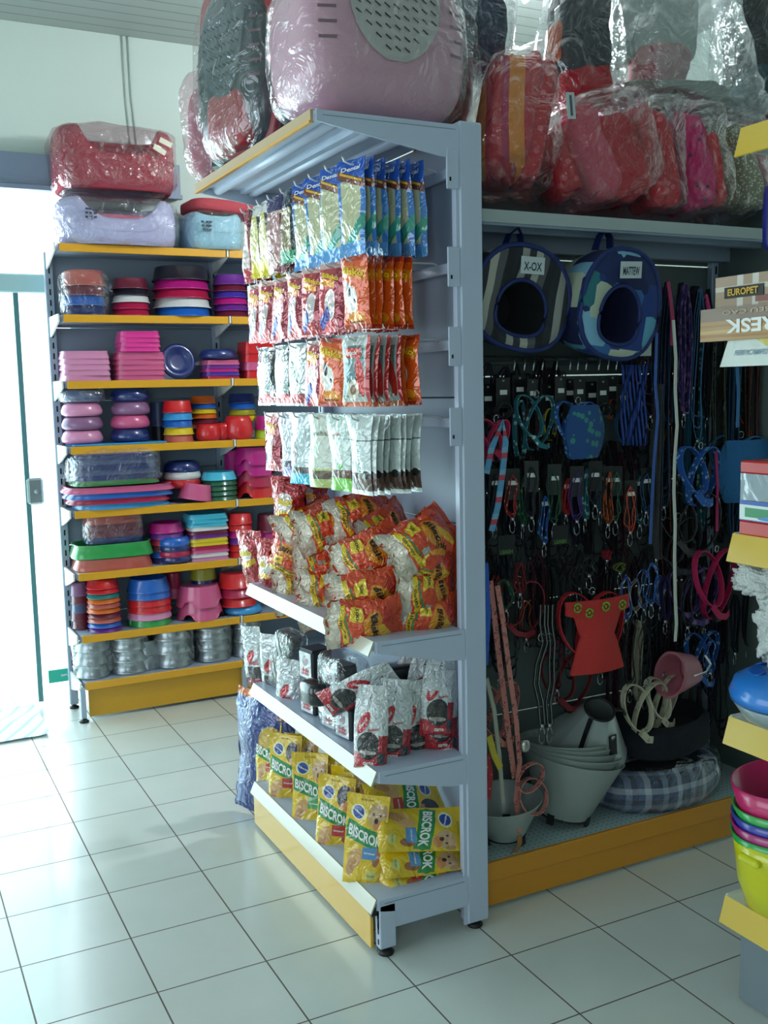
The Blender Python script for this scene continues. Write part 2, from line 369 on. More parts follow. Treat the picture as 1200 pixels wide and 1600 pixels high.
b = MB(); b.box(X0, -3.4, Y0 - .15, Y0, 0, ZC); b.box(-1.8, X1, Y0 - .15, Y0, 0, ZC); b.box(-3.4, -1.8, Y0 - .15, Y0, 0, 1.2); b.box(-3.4, -1.8, Y0 - .15, Y0, 2.6, ZC); struct('wall_front', b, WALL)
b = MB(); b.box(X0 - .15, X0, Y0, -3.2, 0, ZC); b.box(X0 - .15, X0, 0, Y1, 0, ZC); b.box(X0 - .15, X0, -3.2, 0, 0, .5); b.box(X0 - .15, X0, -3.2, 0, 2.7, ZC); struct('wall_left', b, WALL)
# steel roller-door box above the street opening
b = MB(); b.box(-3.3, .62, 1.13, 1.2, 2.515, 2.675); b.box(-3.3, .62, 1.1, 1.13, 2.505, 2.525); struct('trim_1', b, mat('blue grey painted lintel', '#8b9ab0', .5))
# glass street door
AQ = mat('pale aqua door frame', '#b9dcdc', .35, .1)
GL = film('door glass', '#eefaf8', .04, .35, .03, 0., 1., .02)
t = empty('door_1', (0, 1.24, 0)); tag(t, kind='structure')
b = MB(); b.rbox(-3.3, .12, -.03, .03, 2.04, 2.13, .006); b.rbox(.06, .12, -.03, .03, 0, 2.66, .006); b.rbox(-1.7, -1.64, -.03, .03, 0, 2.04); b.rbox(-3.3, -3.24, -.03, .03, 0, 2.66); b.build('door_frame', AQ, t)
b = MB(); b.box(-1.64, -.19, -.004, .004, .02, 2.04); b.build('glass_pane', GL, t)
b = MB(); b.box(-3.24, -1.7, -.004, .004, .02, 2.04); b.build('glass_pane', GL, t)
b = MB(); b.box(-.195, -.172, -.012, .012, .02, 2.04); b.build('edge_profile', mat('teal grey door edge', '#5f8f92', .4, .3), t)
b = MB(); b.rbox(-.19, -.115, -.05, -.012, 1.02, 1.15, .01); b.tube([(-.15, -.06, 1.085), (-.15, -.085, 1.085)], .012); b.build('lock_case', mat('door lock metal', '#9aa6a8', .3, .7), t)
b = MB(); b.box(-.15, -.012, -.075, -.068, .125, .19); o = b.build('sticker', mat('green door sticker', '#35b79b', .5), t); o['label'] = 'green sticker with white lettering'
b = MB(); flat_text(b, 'EMPURRE', 0, T(-.06, -.0765, .158) @ Matrix.Rotation(PI / 2, 4, 'X'), .06); b.build('sticker_lettering', mat('white print', '#f2f4f2', .5), o)
# pavement outside
b = MB(); b.box(-6, 2.5, Y1 + .3, 6, -.12, -.02); struct('trim_2', b, mat('pale pavement', '#e4e4de', .8))
# two thin cables down the wall
for i, (xa, xb) in enumerate(((190, 206), (199, 216))):
    p = at(xa, 54, Y=1.193); q = at(xb, 238, Y=1.193); b = MB(); b.tube([(p.x, p.y, 3.28), (p.x + .004, p.y, 3.0), (q.x, q.y, 2.7), (q.x + .002, q.y, 2.3)], .0035, 6)
    tag(b.build('wall_cable', mat('pale cable sheath', '#b4beb8', .5)), ('left' if i == 0 else 'right') + ' one of two thin pale cables running down the back wall', 'cable', 'cables on the back wall')
# ceiling lamp: bare spiral bulb in a holder
lp = Vector((1.5, -.56, 2.97))
t = empty('ceiling_lamp', (lp.x, lp.y, ZC), label='bare glowing spiral bulb hanging in a holder under the ceiling', cat='lamp')
b = MB(); b.lathe([(0, 0), (.05, 0), (.05, -.015), (.022, -.03), (.022, -.09), (.028, -.095), (.028, -.13), (0, -.13)], 20); b.build('lamp_holder', WHT, t)
b = MB(); b.tube([(.03 * math.cos(a * .5), .03 * math.sin(a * .5), -.14 - .0022 * a) for a in range(52)], .009, 8); b.build('bulb', mat('glowing lamp glass', '#ffffff', .3, emit=('#eaf6ff', 90)), t)
l = bpy.data.lights.new('bulb_light', 'POINT'); l.energy = 75; l.shadow_soft_size = .05; l.color = (.9, .97, 1.0); lo = bpy.data.objects.new('bulb_light', l); COL.objects.link(lo); lo.location = (lp.x, lp.y, lp.z - .1)

# ---------------------------------------------------------------- steel shelving
def upright(mb, x0, x1, y0, y1, z1, slotx=None, sloty=None, mi=0, ms=1):
    mb.rbox(x0, x1, y0, y1, .02, z1, .004, mi)
    z = .12
    while z < z1 - .08:
        if slotx is not None: mb.box(min(slotx, slotx - .0012), max(slotx, slotx - .0012), (y0 + y1) / 2 - .004, (y0 + y1) / 2 + .003, z, z + .028, ms)
        if sloty is not None: mb.box((x0 + x1) / 2 - .003, (x0 + x1) / 2 + .004, sloty - .0012, sloty, z, z + .028, ms)
        z += .05
def foot(mb, x, y): mb.lathe([(0, 0), (.022, 0), (.024, .006), (.014, .014), (.008, .016), (.008, .05), (0, .05)], 16, 0, (x, y, 0))
WOODY = mat('price strip cream', '#c2b8a4', .3, 0, .6)
TANE = mat('shelf edge tan laminate', '#bfa27c', .4, 0, .3)
ex0, ey0, ey1 = .27, -1.64, -.66          # end unit, shelves face -X
t = empty('shelving_unit', (.42, -1.15, 0), label='tall grey steel shelving end unit facing left, hung with treat packs', cat='shelving unit')
E = t; off = T(-.42, 1.15, 0)
def eb(name, mb, mats, par=None):
    o = mb.build(name, mats, par or E); 
    if par is None or par is E: o.location = (-.42, 1.15, 0)
    return o
for (ya, yb) in ((ey0, ey0 + .045), (ey1 - .045, ey1)):
    b = MB(); upright(b, .562, .632, ya, yb, 2.235, slotx=.562)
    if ya == ey0: b.box(.552, .563, ya + .004, ya + .012, .02, 2.2, 0)
    o = eb('upright', b, [GREY, DARK])
    b = MB(); foot(b, .597, (ya + yb) / 2); f = b.build('levelling_foot', BLK, o)
b = MB()
for i in range(6): b.rbox(.6, .612, ey0 + .045, ey1 - .045, .1 + i * .355, .1 + i * .355 + .352, .002)
eb('back_panel', b, GREYP)
def ushelf(z, d, th=.03, lip=True, tone=WOODY, drop=.055, w0=ey0 + .005, w1=ey1 - .005):
    """one shelf with side brackets and front price strip; z = top of the shelf"""
    b = MB(); x0 = .56 - d; b.rbox(x0, .56, w0, w1, z - .012, z, .002); b.box(x0, x0 + .012, w0, w1, z - th, z - .011); b.box(.3, .32, w0, w1, z - .022, z - .011); b.box(.44, .46, w0, w1, z - .022, z - .011)
    o = eb('shelf', b, GREY)
    for y in (w0 - .002, w1 - .002):
        b = MB(); pl = [(x0 + .004, z - th), (x0 + .004, z + .001), (.562, z + .001), (.562, z - .085), (.5, z - .08)]
        n = len(pl); vs = [(x, y - .003, zz) for x, zz in pl] + [(x, y + .004, zz) for x, zz in pl]
        b.add(vs, [tuple(range(n)), tuple(range(n, 2 * n))[::-1]] + [(i, (i + 1) % n, n + (i + 1) % n, n + i) for i in range(n)], 0, None, None, False)
        b.box(x0 + .02, .55, y - .0045, y - .002, z - .012, z - .0105, 1); eb('bracket', b, [GREY, mat('panel crease', '#8593a0', .5)])
    if lip:
        b = MB(); pts = [(x0 - .003, z + .003), (x0 - .02, z - .035), (x0 - .017, z - .037), (x0 + .002, z + .001)]
        n = 4; vs = [(x, w0, zz) for x, zz in pts] + [(x, w1, zz) for x, zz in pts]
        b.add(vs, [(0, 1, 2, 3), (7, 6, 5, 4)] + [(i, (i + 1) % n, n + (i + 1) % n, n + i) for i in range(n)], 0, None, None, False)
        k = b.build('price_strip', tone, o)
    return o
for z in (.883, .525): ushelf(z, .275)
# top shelf, deeper, ribbed underneath
o = ushelf(2.222, .405, .026, lip=False)
b = MB(); b.box(.147, .156, ey0 + .01, ey1 - .005, 2.192, 2.224); k = b.build('price_strip', TANE, o)
b = MB(); b.box(.144, .147, ey0 + .012, ey1 - .008, 2.192, 2.198); b.build('yellow_edge', YEL, k)
b = MB()
for x in (.22, .34, .45): b.tube([(x, ey0 + .02, 2.208), (x, ey1 - .02, 2.208)], .018, 10)
b.build('stiffening_rib', GREY, o)
# base shelf, stub leg, kick plate
o = ushelf(.165, .285, .03)
b = MB(); b.rbox(.28, .56, ey0 + .002, ey0 + .02, .075, .15, .003); b.rbox(.28, .33, ey0, ey0 + .03, .022, .15, .003)
for i in range(3): b.box(.2785, .2805, ey0 + .008, ey0 + .013, .035 + i * .03, .05 + i * .03, 1)
o = eb('base_leg', b, [GREY, DARK]); b = MB(); foot(b, .305, ey0 + .018); b.build('levelling_foot', BLK, o)
b = MB(); b.rbox(.28, .33, ey1 - .03, ey1, .022, .15, .003); b.rbox(.28, .56, ey1 - .02, ey1 - .002, .075, .15, .003); o = eb('base_leg', b, GREY); b = MB(); foot(b, .305, ey1 - .018); b.build('levelling_foot', BLK, o)
b = MB(); b.rbox(.268, .278, ey0 + .035, ey1 - .002, .012, .128, .002); eb('kick_plate', b, mat('yellow kick plate', '#dca92c', .22, 0, .5))
b = MB(); b.box(.262, .285, ey0 + .012, ey0 + .034, .118, .14); eb('end_cap', b, BLK)
RZ = [2.135, 1.885, 1.678, 1.465]
for r, z in enumerate(RZ):
    b = MB(); b.rbox(.572, .586, ey0 + .05, ey1 - .05, z - .03, z - .002, .002); o = eb('hook_rail', b, GREY)
    b = MB(); b.rbox(.522, .56, ey0 - .001, ey0 + .004, z - .075, z + .028, .002); b.box(.53, .535, ey0 - .0025, ey0, z - .055, z - .045, 1); eb('rail_bracket', b, [GREY, DARK])
HOOKS = {}
b = MB(); b.tube([(0, 0, 0), (-.008, 0, .006), (-.02, 0, .008), (-.2, 0, .006), (-.262, 0, .004), (-.278, 0, .01), (-.284, 0, .022)], .0028, 8)
hk = b.build('peg_hook', mat('white hook wire', '#d5d8da', .3, .3)); hk.parent = E
def hook(y, z, first=[True]):
    o = hk if first[0] else hk.copy()
    if not first[0]: COL.objects.link(o)
    first[0] = False; o.parent = E; o.location = (.574 - .42, y + 1.15, z - .006); return o

# far unit: shelves face the camera, long side along X
fx0, fx1, fyf, fyb = -.045, 1.55, .86, 1.12
FZ = [.19, .413, .712, 1.008, 1.308, 1.61, 1.912, 2.23]
t = empty('shelving_unit', (.7, 1.0, 0), label='white and yellow shelving unit of pet bowls against the back wall', cat='shelving unit'); F = t
def fb(name, mb, mats, par=None):
    o = mb.build(name, mats, par or F)
    if par is None: o.location = (-.7, -1.0, 0)
    return o
FG = mat('far unit grey steel', '#9fb0c2', .4)
for x in (fx0, .76, fx1):
    b = MB(); upright(b, x - .02, x + .02, fyb - .03, fyb, 2.22, sloty=fyb - .03); o = fb('upright', b, [FG, DARK])
    b = MB(); foot(b, x, fyb - .015); b.build('levelling_foot', BLK, o)
b = MB()
for i in range(6): b.rbox(fx0, fx1, fyb - .01, fyb, .12 + i * .35, .12 + i * .35 + .347, .002)
fb('back_panel', b, mat('far unit back panel', '#8795a5', .5))
for i, z in enumerate(FZ):
    y0 = fyf - .02 if i == 0 else fyf
    for xa, xb in ((fx0 + .01, .755), (.765, fx1 - .01)):
        b = MB(); b.box(xa, xb, y0 + .006, fyb - .012, z - .03, z); o = fb('shelf', b, GREYP)
        b = MB(); b.rbox(xa + .004, xb - .004, y0 - .006, y0 + .006, z - .034, z + .002, .002); b.build('price_strip', YEL, o)
    for x in (fx0 - .012, .757, fx1 + .004):
        b = MB(); pl = [(y0 - .004, z - .03), (y0 - .004, z + .004), (fyb - .03, z + .004), (fyb - .03, z - .09), (fyb - .1, z - .075)]
        vs = [(x, y, zz) for y, zz in pl] + [(x + .008, y, zz) for y, zz in pl]; n = 5
        b.add(vs, [tuple(range(n)), tuple(range(n, 2 * n))[::-1]] + [(k, (k + 1) % n, n + (k + 1) % n, n + k) for k in range(n)], 0, None, None, False); fb('bracket', b, WHT)
b = MB(); b.rbox(fx0 + .03, fx1 - .01, .868, .878, .015, .155, .002); fb('kick_plate', b, mat('amber kick plate', '#d09a1c', .3, 0, .4))
for x in (fx0, .76, fx1):
    b = MB(); b.rbox(x - .012, x + .012, .835, .86, .02, .17, .003); o = fb('base_leg', b, FG); b = MB(); foot(b, x, .848); b.build('levelling_foot', BLK, o)

# bay unit right of the end unit: shelves face the camera
bx0, bx1, byf, byb = .645, 1.86, -1.57, -1.25
t = empty('shelving_unit', (1.25, -1.4, 0), label='dark recessed shelving bay full of leashes and harnesses, right of post', cat='shelving unit'); B = t
def bb(name, mb, mats, par=None):
    o = mb.build(name, mats, par or B)
    if par is None: o.location = (-1.25, 1.4, 0)
    return o
BG = mat('bay grey green panel', '#65706e', .55)
b = MB()
for i in range(6): b.rbox(bx0, bx1, byb, byb + .012, .1 + i * .37, .1 + i * .37 + .366, .002)
bb('back_panel', b, BG)
b = MB(); b.rbox(bx1, bx1 + .012, byf + .03, byb, .1, 2.2, .002); bb('side_panel', b, BG)
for x in (bx1 - .02,):
    b = MB(); upright(b, x - .03, x, byb - .03, byb, 2.2, sloty=byb - .03); bb('upright', b, [FG, DARK])
b = MB(); b.box(bx0, bx1, byf + .03, byb, 2.03 - .012, 2.03); b.box(bx0, bx1, byf + .02, byf + .032, 1.992, 2.03); b.box(bx0, bx1, byf + .12, byf + .15, 1.99, 2.02); b.box(bx0, bx1, byb - .06, byb - .02, 1.96, 2.02); o = bb('top_shelf', b, GREYP)
b = MB(); b.box(bx0, bx1, byf + .01, byf + .02, 1.998, 2.032); b.build('price_strip', mat('grey strip', '#aab4b4', .4), o)
def perf():
    m = mat('perforated base shelf steel', '#b3c6c8', .4); nt = m.node_tree; N = nt.nodes.new; L = nt.links.new; bs = nt.nodes['Principled BSDF']; tc = N('ShaderNodeTexCoord'); vm = N('ShaderNodeVectorMath'); vm.operation = 'MULTIPLY'; vm.inputs[1].default_value = (50, 50, 0); L(tc.outputs['Object'], vm.inputs[0])
    fr = N('ShaderNodeVectorMath'); fr.operation = 'FRACTION'; L(vm.outputs[0], fr.inputs[0]); su = N('ShaderNodeVectorMath'); su.operation = 'DISTANCE'; su.inputs[1].default_value = (.5, .5, 0); L(fr.outputs[0], su.inputs[0])
    lt = N('ShaderNodeMath'); lt.operation = 'LESS_THAN'; lt.inputs[1].default_value = .13; L(su.outputs['Value'], lt.inputs[0]); mx = N('ShaderNodeMix'); mx.data_type = 'RGBA'; L(lt.outputs[0], mx.inputs[0]); mx.inputs[6].default_value = lin('#b3c6c8'); mx.inputs[7].default_value = lin('#46555a'); L(mx.outputs[2], bs.inputs['Base Color']); return m
b = MB(); b.box(bx0, bx1, byf + .008, byb, .118, .148); bb('base_shelf', b, perf())
b = MB(); b.rbox(bx0 + .003, bx1, byf - .006, byf + .008, .09, .15, .002); b.rbox(bx0 + .003, bx1, byf + .002, byf + .012, .012, .095, .002); bb('kick_plate', b, mat('bay orange kick plate', '#d98f16', .3, 0, .4))
b = MB(); b.tube([(1.05, byb - .05, 1.63), (bx1, byb - .05, 1.63)], .006, 8); b.tube([(bx0, byb - .03, 1.62), (1.3, byb - .03, 1.62)], .005, 8); b.box(bx0, bx1, byb - .012, byb, 1.585, 1.61); b.box(bx0, bx1, byb - .012, byb, 1.285, 1.31); b.box(bx0, bx1, byb - .012, byb, .93, .955); bb('hook_rail', b, BG)

# near unit at the right edge of the picture: shelves face -X
nx, ny1, ny0 = .955, -2.225, -3.2
t = empty('shelving_unit', (nx + .15, (ny0 + ny1) / 2, 0), label='near shelving unit with yellow price strips at the right picture edge', cat='shelving unit'); Nn = t
def nb(name, mb, mats, par=None):
    o = mb.build(name, mats, par or Nn)
    if par is None: o.location = (-nx - .15, -(ny0 + ny1) / 2, 0)
    return o
NZ = [.275, .735, 1.185, 1.70, 2.115]
PYL = mat('pale yellow label strip', '#e3bd40', .3, 0, .5); CRM = mat('cream label holder', '#e6e6dc', .4)
for z in NZ:
    b = MB(); b.box(nx, nx + .3, ny0, ny1, z - .015, z); o = nb('shelf', b, CRM)
    b = MB(); p = [(nx - .002, z + .003), (nx - .022, z - .062), (nx - .019, z - .064), (nx + .004, z - .002)]
    vs = [(x, ny0, zz) for x, zz in p] + [(x, ny1 + .0, zz) for x, zz in p]; b.add(vs, [(0, 1, 2, 3), (7, 6, 5, 4), (0, 4, 5, 1), (1, 5, 6, 2), (2, 6, 7, 3), (3, 7, 4, 0)], 0, None, None, False); k = b.build('price_strip', PYL, o)
    b = MB(); b.rbox(nx + .004, nx + .28, ny1 - .002, ny1 + .006, z - .05, z + .004, .003); b.build('end_bracket', CRM, o)
b = MB(); upright(b, nx + .28, nx + .35, ny1 - .045, ny1, 2.3, slotx=nx + .28); nb('upright', b, [GREY, DARK])
b = MB(); b.rbox(nx + .3, nx + .31, ny0, ny1 - .045, .1, 2.25, .002); nb('back_panel', b, GREYP)
b = MB(); b.rbox(nx + .02, nx + .03, ny0, ny1 - .03, .012, .2, .002); nb('kick_plate', b, mat('grey kick plate', '#7e8a90', .4))
# ---------------------------------------------------------------- bags and packs
def pouch(w, h, t, style='flat', seed=0, wr=.004, nu=10, nv=16, texts=(), seal=.06, hang=True, tear=False, neck=0.):
    """sealed film pack standing along Z, front towards -Y; origin top centre (hang) or bottom centre"""
    zt = 0 if hang else h; sd = Vector((seed * 5.3, seed * 2.9, seed * 1.7))
    def thick(u, v):
        a = 1 - abs(2 * u - 1) ** 2.6
        if style == 'flat': b_ = min(1, max(0, (v - seal) / .12)) * min(1, max(0, (1 - seal - v) / .12))
        elif style == 'stand': b_ = (max(0, 1 - seal - v) ** .75) * (1.0 if v > .04 else .75 + v * 6)
        else: b_ = max(0, math.sin(PI * min(1, max(0, (v - seal) / (1 - 2 * seal))))) ** .55
        return max(0, a) * max(0, b_)
    def P(u, v, s, off=0.):
        k = 1 - .06 * thick(.5, v) - neck * max(0, (v - .62) / .38) ** 1.3
        x = (u - .5) * w * k; z = zt - h + v * h; n = noise.noise(Vector((u * 4, v * 5, s * 3)) + sd) ; n2 = noise.noise(Vector((u * 9, v * 11, s)) + sd)
        bend = .012 * noise.noise(Vector((u * 1.5, v * 2, 9)) + sd) * (h / .2)
        tk = thick(u, v) * t / 2
        y = s * (tk + off + (.3 + min(1, tk / .004)) * wr * .8 * abs(n) + wr * .3 * n2) + bend
        if style == 'pillow': x += wr * 1.5 * n2; z += wr * 2 * noise.noise(Vector((u * 3, v * 2, 4)) + sd)
        if s == 0: y = bend
        edge = min(u, 1 - u, v, 1 - v)
        if edge < .001: y = bend + s * .0004
        return Vector((x, y, z))
    b = MB(); b.grid(lambda u, v: P(u, v, -1), nu, nv, 0); b.grid(lambda u, v: P(1 - u, v, 1), nu, nv, 0, uvo=(2, 0))
    for tx in texts:
        s_, mi, cu, cv, wu, hv, ang = tx[:7]; text_on(b, s_, mi, lambda u, v: P(min(.99, max(.01, u)), min(.99, max(.01, v)), -1, .0022), cu, cv, wu, hv, ang, *(tx[7:]))
    if hang: b.tube([P(.5 + .05 * math.cos(a), .965 + .012 * math.sin(a), -1, .001) for a in [i * PI / 3 for i in range(6)]], .0006, 4, 0, closed=True)
    return b
WP = mat('white lettering', '#f4f4f0', .4); BKP = mat('black lettering', '#15120c', .4); YP = mat('yellow lettering', '#f4d11a', .4); GP = mat('grey lettering', '#5c6064', .5); RP = mat('red lettering', '#c3272d', .4)
p_blue = printed('blue treat stick film', '#3f7cc4', [('r', .5, .45, .36, .33, 0, '#c6c39c'), ('r', .36, .45, .012, .33, 1, '#b9b388'), ('r', .47, .45, .012, .33, -1, '#c5bf95'), ('r', .58, .45, .012, .33, 1, '#b0ab84'), ('r', .5, .9, .5, .12, 0, '#2858b4'), ('r', .5, .79, .5, .045, -8, '#7b3f2b'), ('r', .5, .81, .42, .012, -8, '#e8b63c'), ('r', .6, .2, .5, .075, 22, '#3f9a86'), ('r', .5, .05, .5, .09, 0, '#5f9bd6')], .16, .05, .9)
p_grn = printed('dark green treat film', '#1d2b26', [('r', .5, .45, .32, .3, 0, '#9b8a64'), ('r', .5, .1, .5, .08, 0, '#1e8a57'), ('r', .5, .85, .5, .1, 0, '#15212f')], .18, .1, .8)
p_brn = printed('brown pink treat film', '#7a2b33', [('r', .5, .5, .36, .32, 0, '#b98d88'), ('r', .5, .82, .5, .03, -5, '#e2c7b0'), ('r', .5, .9, .5, .1, 0, '#352a5a'), ('r', .5, .13, .5, .05, 15, '#cfa09a')], .18, .1, .8)
p_yel = printed('yellow black treat film', '#c9b83a', [('r', .5, .5, .25, .3, 0, '#dcd58e'), ('r', .85, .6, .12, .35, 0, '#2b2b28'), ('r', .5, .92, .5, .08, 0, '#e6e3da'), ('r', .5, .1, .5, .1, 0, '#e5cf23')], .16, .1, .9)
p_red = printed('red white treat film', '#b53640', [('r', .5, .5, .25, .3, 0, '#e6d5cf'), ('r', .5, .12, .5, .06, 0, '#c22736'), ('r', .9, .5, .1, .5, 0, '#5b1c22')], .16, .1, .9)
p_org = printed('orange biscuit film', '#e65a17', [('e', .4, .4, .24, .2, 0, '#f4efe6'), ('e', .3, .55, .1, .1, 20, '#23201d'), ('e', .5, .38, .05, .04, 0, '#23201d'), ('r', .5, .78, .46, .085, -6, '#e8861a'), ('e', .55, .16, .34, .08, 0, '#f0941f'), ('r', .5, .02, .5, .04, 0, '#b03412'), ('r', .5, .98, .5, .05, 0, '#c03c18')], .2, .1, .9)
p_pnk = printed('pink red foil film', '#c43f44', [('e', .5, .4, .25, .22, 0, '#e9d9d6'), ('r', .5, .7, .4, .05, -5, '#f1a43a'), ('r', .82, .5, .16, .5, 0, '#9d2537'), ('r', .25, .2, .2, .1, 30, '#4a4a9e'), ('r', .5, .97, .5, .05, 0, '#e8b9b1')], .14, .3, 1.)
p_whr = printed('white teal red film', '#bcbfb9', [('r', .42, .5, .4, .36, 0, '#5e7f80'), ('e', .7, .42, .14, .3, 25, '#cf2f2a'), ('e', .45, .24, .22, .14, 0, '#d9c9b4'), ('e', .45, .24, .12, .07, 0, '#8c6a50'), ('r', .45, .76, .28, .07, 0, '#d34a3c'), ('r', .95, .5, .06, .5, 0, '#c02a2a'), ('r', .5, .03, .5, .04, 0, '#c85a28')], .2, .1, .8)
p_slv = printed('silver foil film', '#c7cdcf', [('r', .5, .5, .34, .34, 0, '#d5dad9'), ('e', .5, .45, .2, .14, 0, '#9aa7a7'), ('r', .5, .12, .5, .08, 0, '#b3474d'), ('r', .2, .6, .06, .3, 0, '#8fc3b4')], .12, .55, 1.)
p_gwh = printed('white snack film dark base', '#d4dcd9', [('r', .5, .16, .5, .12, 0, '#5b4239'), ('r', .3, .16, .03, .12, 0, '#82685a'), ('r', .55, .16, .03, .12, 0, '#82685a'), ('r', .8, .16, .03, .12, 0, '#82685a'), ('e', .8, .26, .14, .05, 0, '#1f2322'), ('r', .5, .69, .5, .008, 0, '#48545c'), ('e', .2, .45, .12, .13, 0, '#b59f94'), ('r', .5, .02, .5, .035, 0, '#dfe4e2')], .3, .1, .6)
p_ggr = printed('white snack film lime base', '#ccd9d0', [('r', .5, .09, .5, .1, 0, '#7cc142'), ('r', .5, .23, .5, .055, 0, '#6c4a38'), ('e', .6, .33, .12, .035, 0, '#6fa84a'), ('r', .5, .69, .5, .006, 0, '#95a39c')], .25, .15, .7)
p_cat = printed('cream snack film with cat', '#cfd5c6', [('r', .5, .07, .5, .08, 0, '#aeb86a'), ('r', .58, .18, .45, .06, 0, '#64503c'), ('r', .5, .25, .5, .012, 0, '#b5c24a'), ('e', .18, .3, .12, .22, 0, '#efece4'), ('e', .24, .47, .11, .07, 0, '#8d7a6c'), ('e', .24, .43, .07, .05, 0, '#efece4'), ('e', .14, .52, .03, .05, 20, '#6d5a4e'), ('e', .33, .52, .03, .05, -20, '#6d5a4e'), ('r', .6, .72, .28, .008, 0, '#9a8f66')], .35, .05, .5)
p_gbl = printed('white snack film blue base', '#ccd5d6', [('r', .5, .08, .5, .09, 0, '#4ab0d2'), ('r', .5, .2, .5, .045, 0, '#5c4a48'), ('e', .3, .45, .15, .16, 0, '#b9aeb0')], .22, .25, .8)
p_gpu = printed('white snack film purple base', '#cfd0d8', [('r', .5, .08, .5, .1, 0, '#8a7fb4'), ('r', .5, .2, .5, .05, 0, '#584a58')], .2, .35, .8)
def mkpack(name, label, cat, geo, mats):
    return [Proto(tag(g.build(name, mats, loc=(50 + i, 50, 0)), label, cat)) for i, g in enumerate(geo)]
PK = {}
def defpack(key, name, w, h, t, mat_, texts=(), n=3, extra=(), style='flat'):
    PK[key] = dict(p=mkpack(name, 'x', 'treat pack', [pouch(w, h, t, style, seed=sum(map(ord, key)) + i, texts=texts, nu=8, nv=12) for i in range(n)], [mat_] + list(extra)), key=key)
defpack('blue', 'treat_pack', .105, .25, .022, p_blue, [('Dental', 1, .5, .9, .7, .05, 0)], 3, [WP])
defpack('green', 'treat_pack', .09, .22, .02, p_grn, n=1)
defpack('brown', 'treat_pack', .11, .235, .022, p_brn, n=1)
defpack('yellow', 'treat_pack', .085, .23, .022, p_yel, n=2)
defpack('red', 'treat_pack', .085, .24, .022, p_red, n=1)
defpack('orange', 'treat_pack', .105, .19, .02, p_org, [('Bilisko', 1, .5, .79, .8, .09, -6, .03), ('Biscoito', 2, .5, .1, .5, .035, 0)], 3, [YP, BKP])
defpack('pink', 'treat_pack', .1, .19, .02, p_pnk, [('Bilisko', 1, .5, .8, .7, .07, -6, .03)], 3, [YP])
defpack('white red', 'treat_pack', .11, .19, .02, p_whr, [('Snack', 1, .42, .76, .4, .06, 0)], 2, [WP])
defpack('silver', 'treat_pack', .095, .19, .016, p_slv, n=3)
defpack('white', 'treat_pack', .1, .215, .02, p_gwh, [('NATURAL', 1, .55, .5, .42, .07, 90)], 2, [GP])
defpack('lime', 'treat_pack', .1, .215, .02, p_ggr, [('soft', 1, .5, .75, .3, .04, 0)], 1, [RP])
defpack('cream', 'treat_pack', .115, .215, .018, p_cat, [('snacks', 1, .55, .75, .5, .04, 0, .0)], 1, [GP])
defpack('sky', 'treat_pack', .1, .215, .02, p_gbl, n=1)
defpack('lilac', 'treat_pack', .09, .2, .02, p_gpu, n=1)
DESC = {'blue': 'blue film treat pack with pale sticks', 'green': 'dark green treat pack', 'brown': 'brown and pink treat pack', 'yellow': 'yellow and black treat pack', 'red': 'red and white treat pack', 'orange': 'orange biscuit pack', 'pink': 'pinkish red foil pack',
        'white red': 'white and red pack with teal window', 'silver': 'silver foil pack', 'white': 'white snack pack with dark base', 'lime': 'white snack pack with lime base', 'cream': 'cream snack pack with a cat picture', 'sky': 'white snack pack with sky-blue base', 'lilac': 'white snack pack with lilac base'}
ROWN = ['top', 'second', 'third', 'fourth']
# (row, hook Y, [pack kinds from the tip of the hook inwards], spacing)
plan = [
 (0, -1.5, ['blue'] * 6, .036), (0, -1.385, ['blue'] * 6, .038), (0, -1.27, ['blue'] * 5, .04), (0, -1.165, ['blue', 'green', 'green', 'green'], .045), (0, -1.05, ['green'] * 3, .05), (0, -.94, ['brown'] * 4, .03), (0, -.845, ['yellow'] * 3, .03), (0, -.765, ['yellow'] * 3, .035), (0, -.69, ['red'] * 3, .03),
 (1, -1.5, ['orange'] * 6, .028), (1, -1.36, ['pink', 'orange', 'orange', 'orange', 'orange'], .04), (1, -1.23, ['pink'] * 4, .03), (1, -1.1, ['pink'] * 4, .03), (1, -.98, ['pink'] * 3, .03), (1, -.86, ['pink'] * 3, .03), (1, -.75, ['pink'] * 4, .03),
 (2, -1.5, ['white red'] * 4 + ['orange'] * 2, .03), (2, -1.36, ['orange', 'orange', 'pink', 'pink'], .034), (2, -1.22, ['pink', 'orange', 'pink'], .034), (2, -1.08, ['silver'] * 4, .026), (2, -.95, ['silver'] * 5, .026), (2, -.8, ['silver'] * 4, .026),
 (3, -1.51, ['white'] * 8, .022), (3, -1.38, ['lime'] * 4, .028), (3, -1.25, ['cream'] * 3, .028), (3, -1.1, ['sky'] * 4, .026), (3, -.97, ['lilac'] * 4, .026), (3, -.85, ['pink'] * 3, .026)]
from collections import Counter
tot = Counter(); cnt = Counter()
for r, y, ks, sp in plan:
    for k in ks: tot[(r, k)] += 1
hk_i = Counter(); usedlab = set()
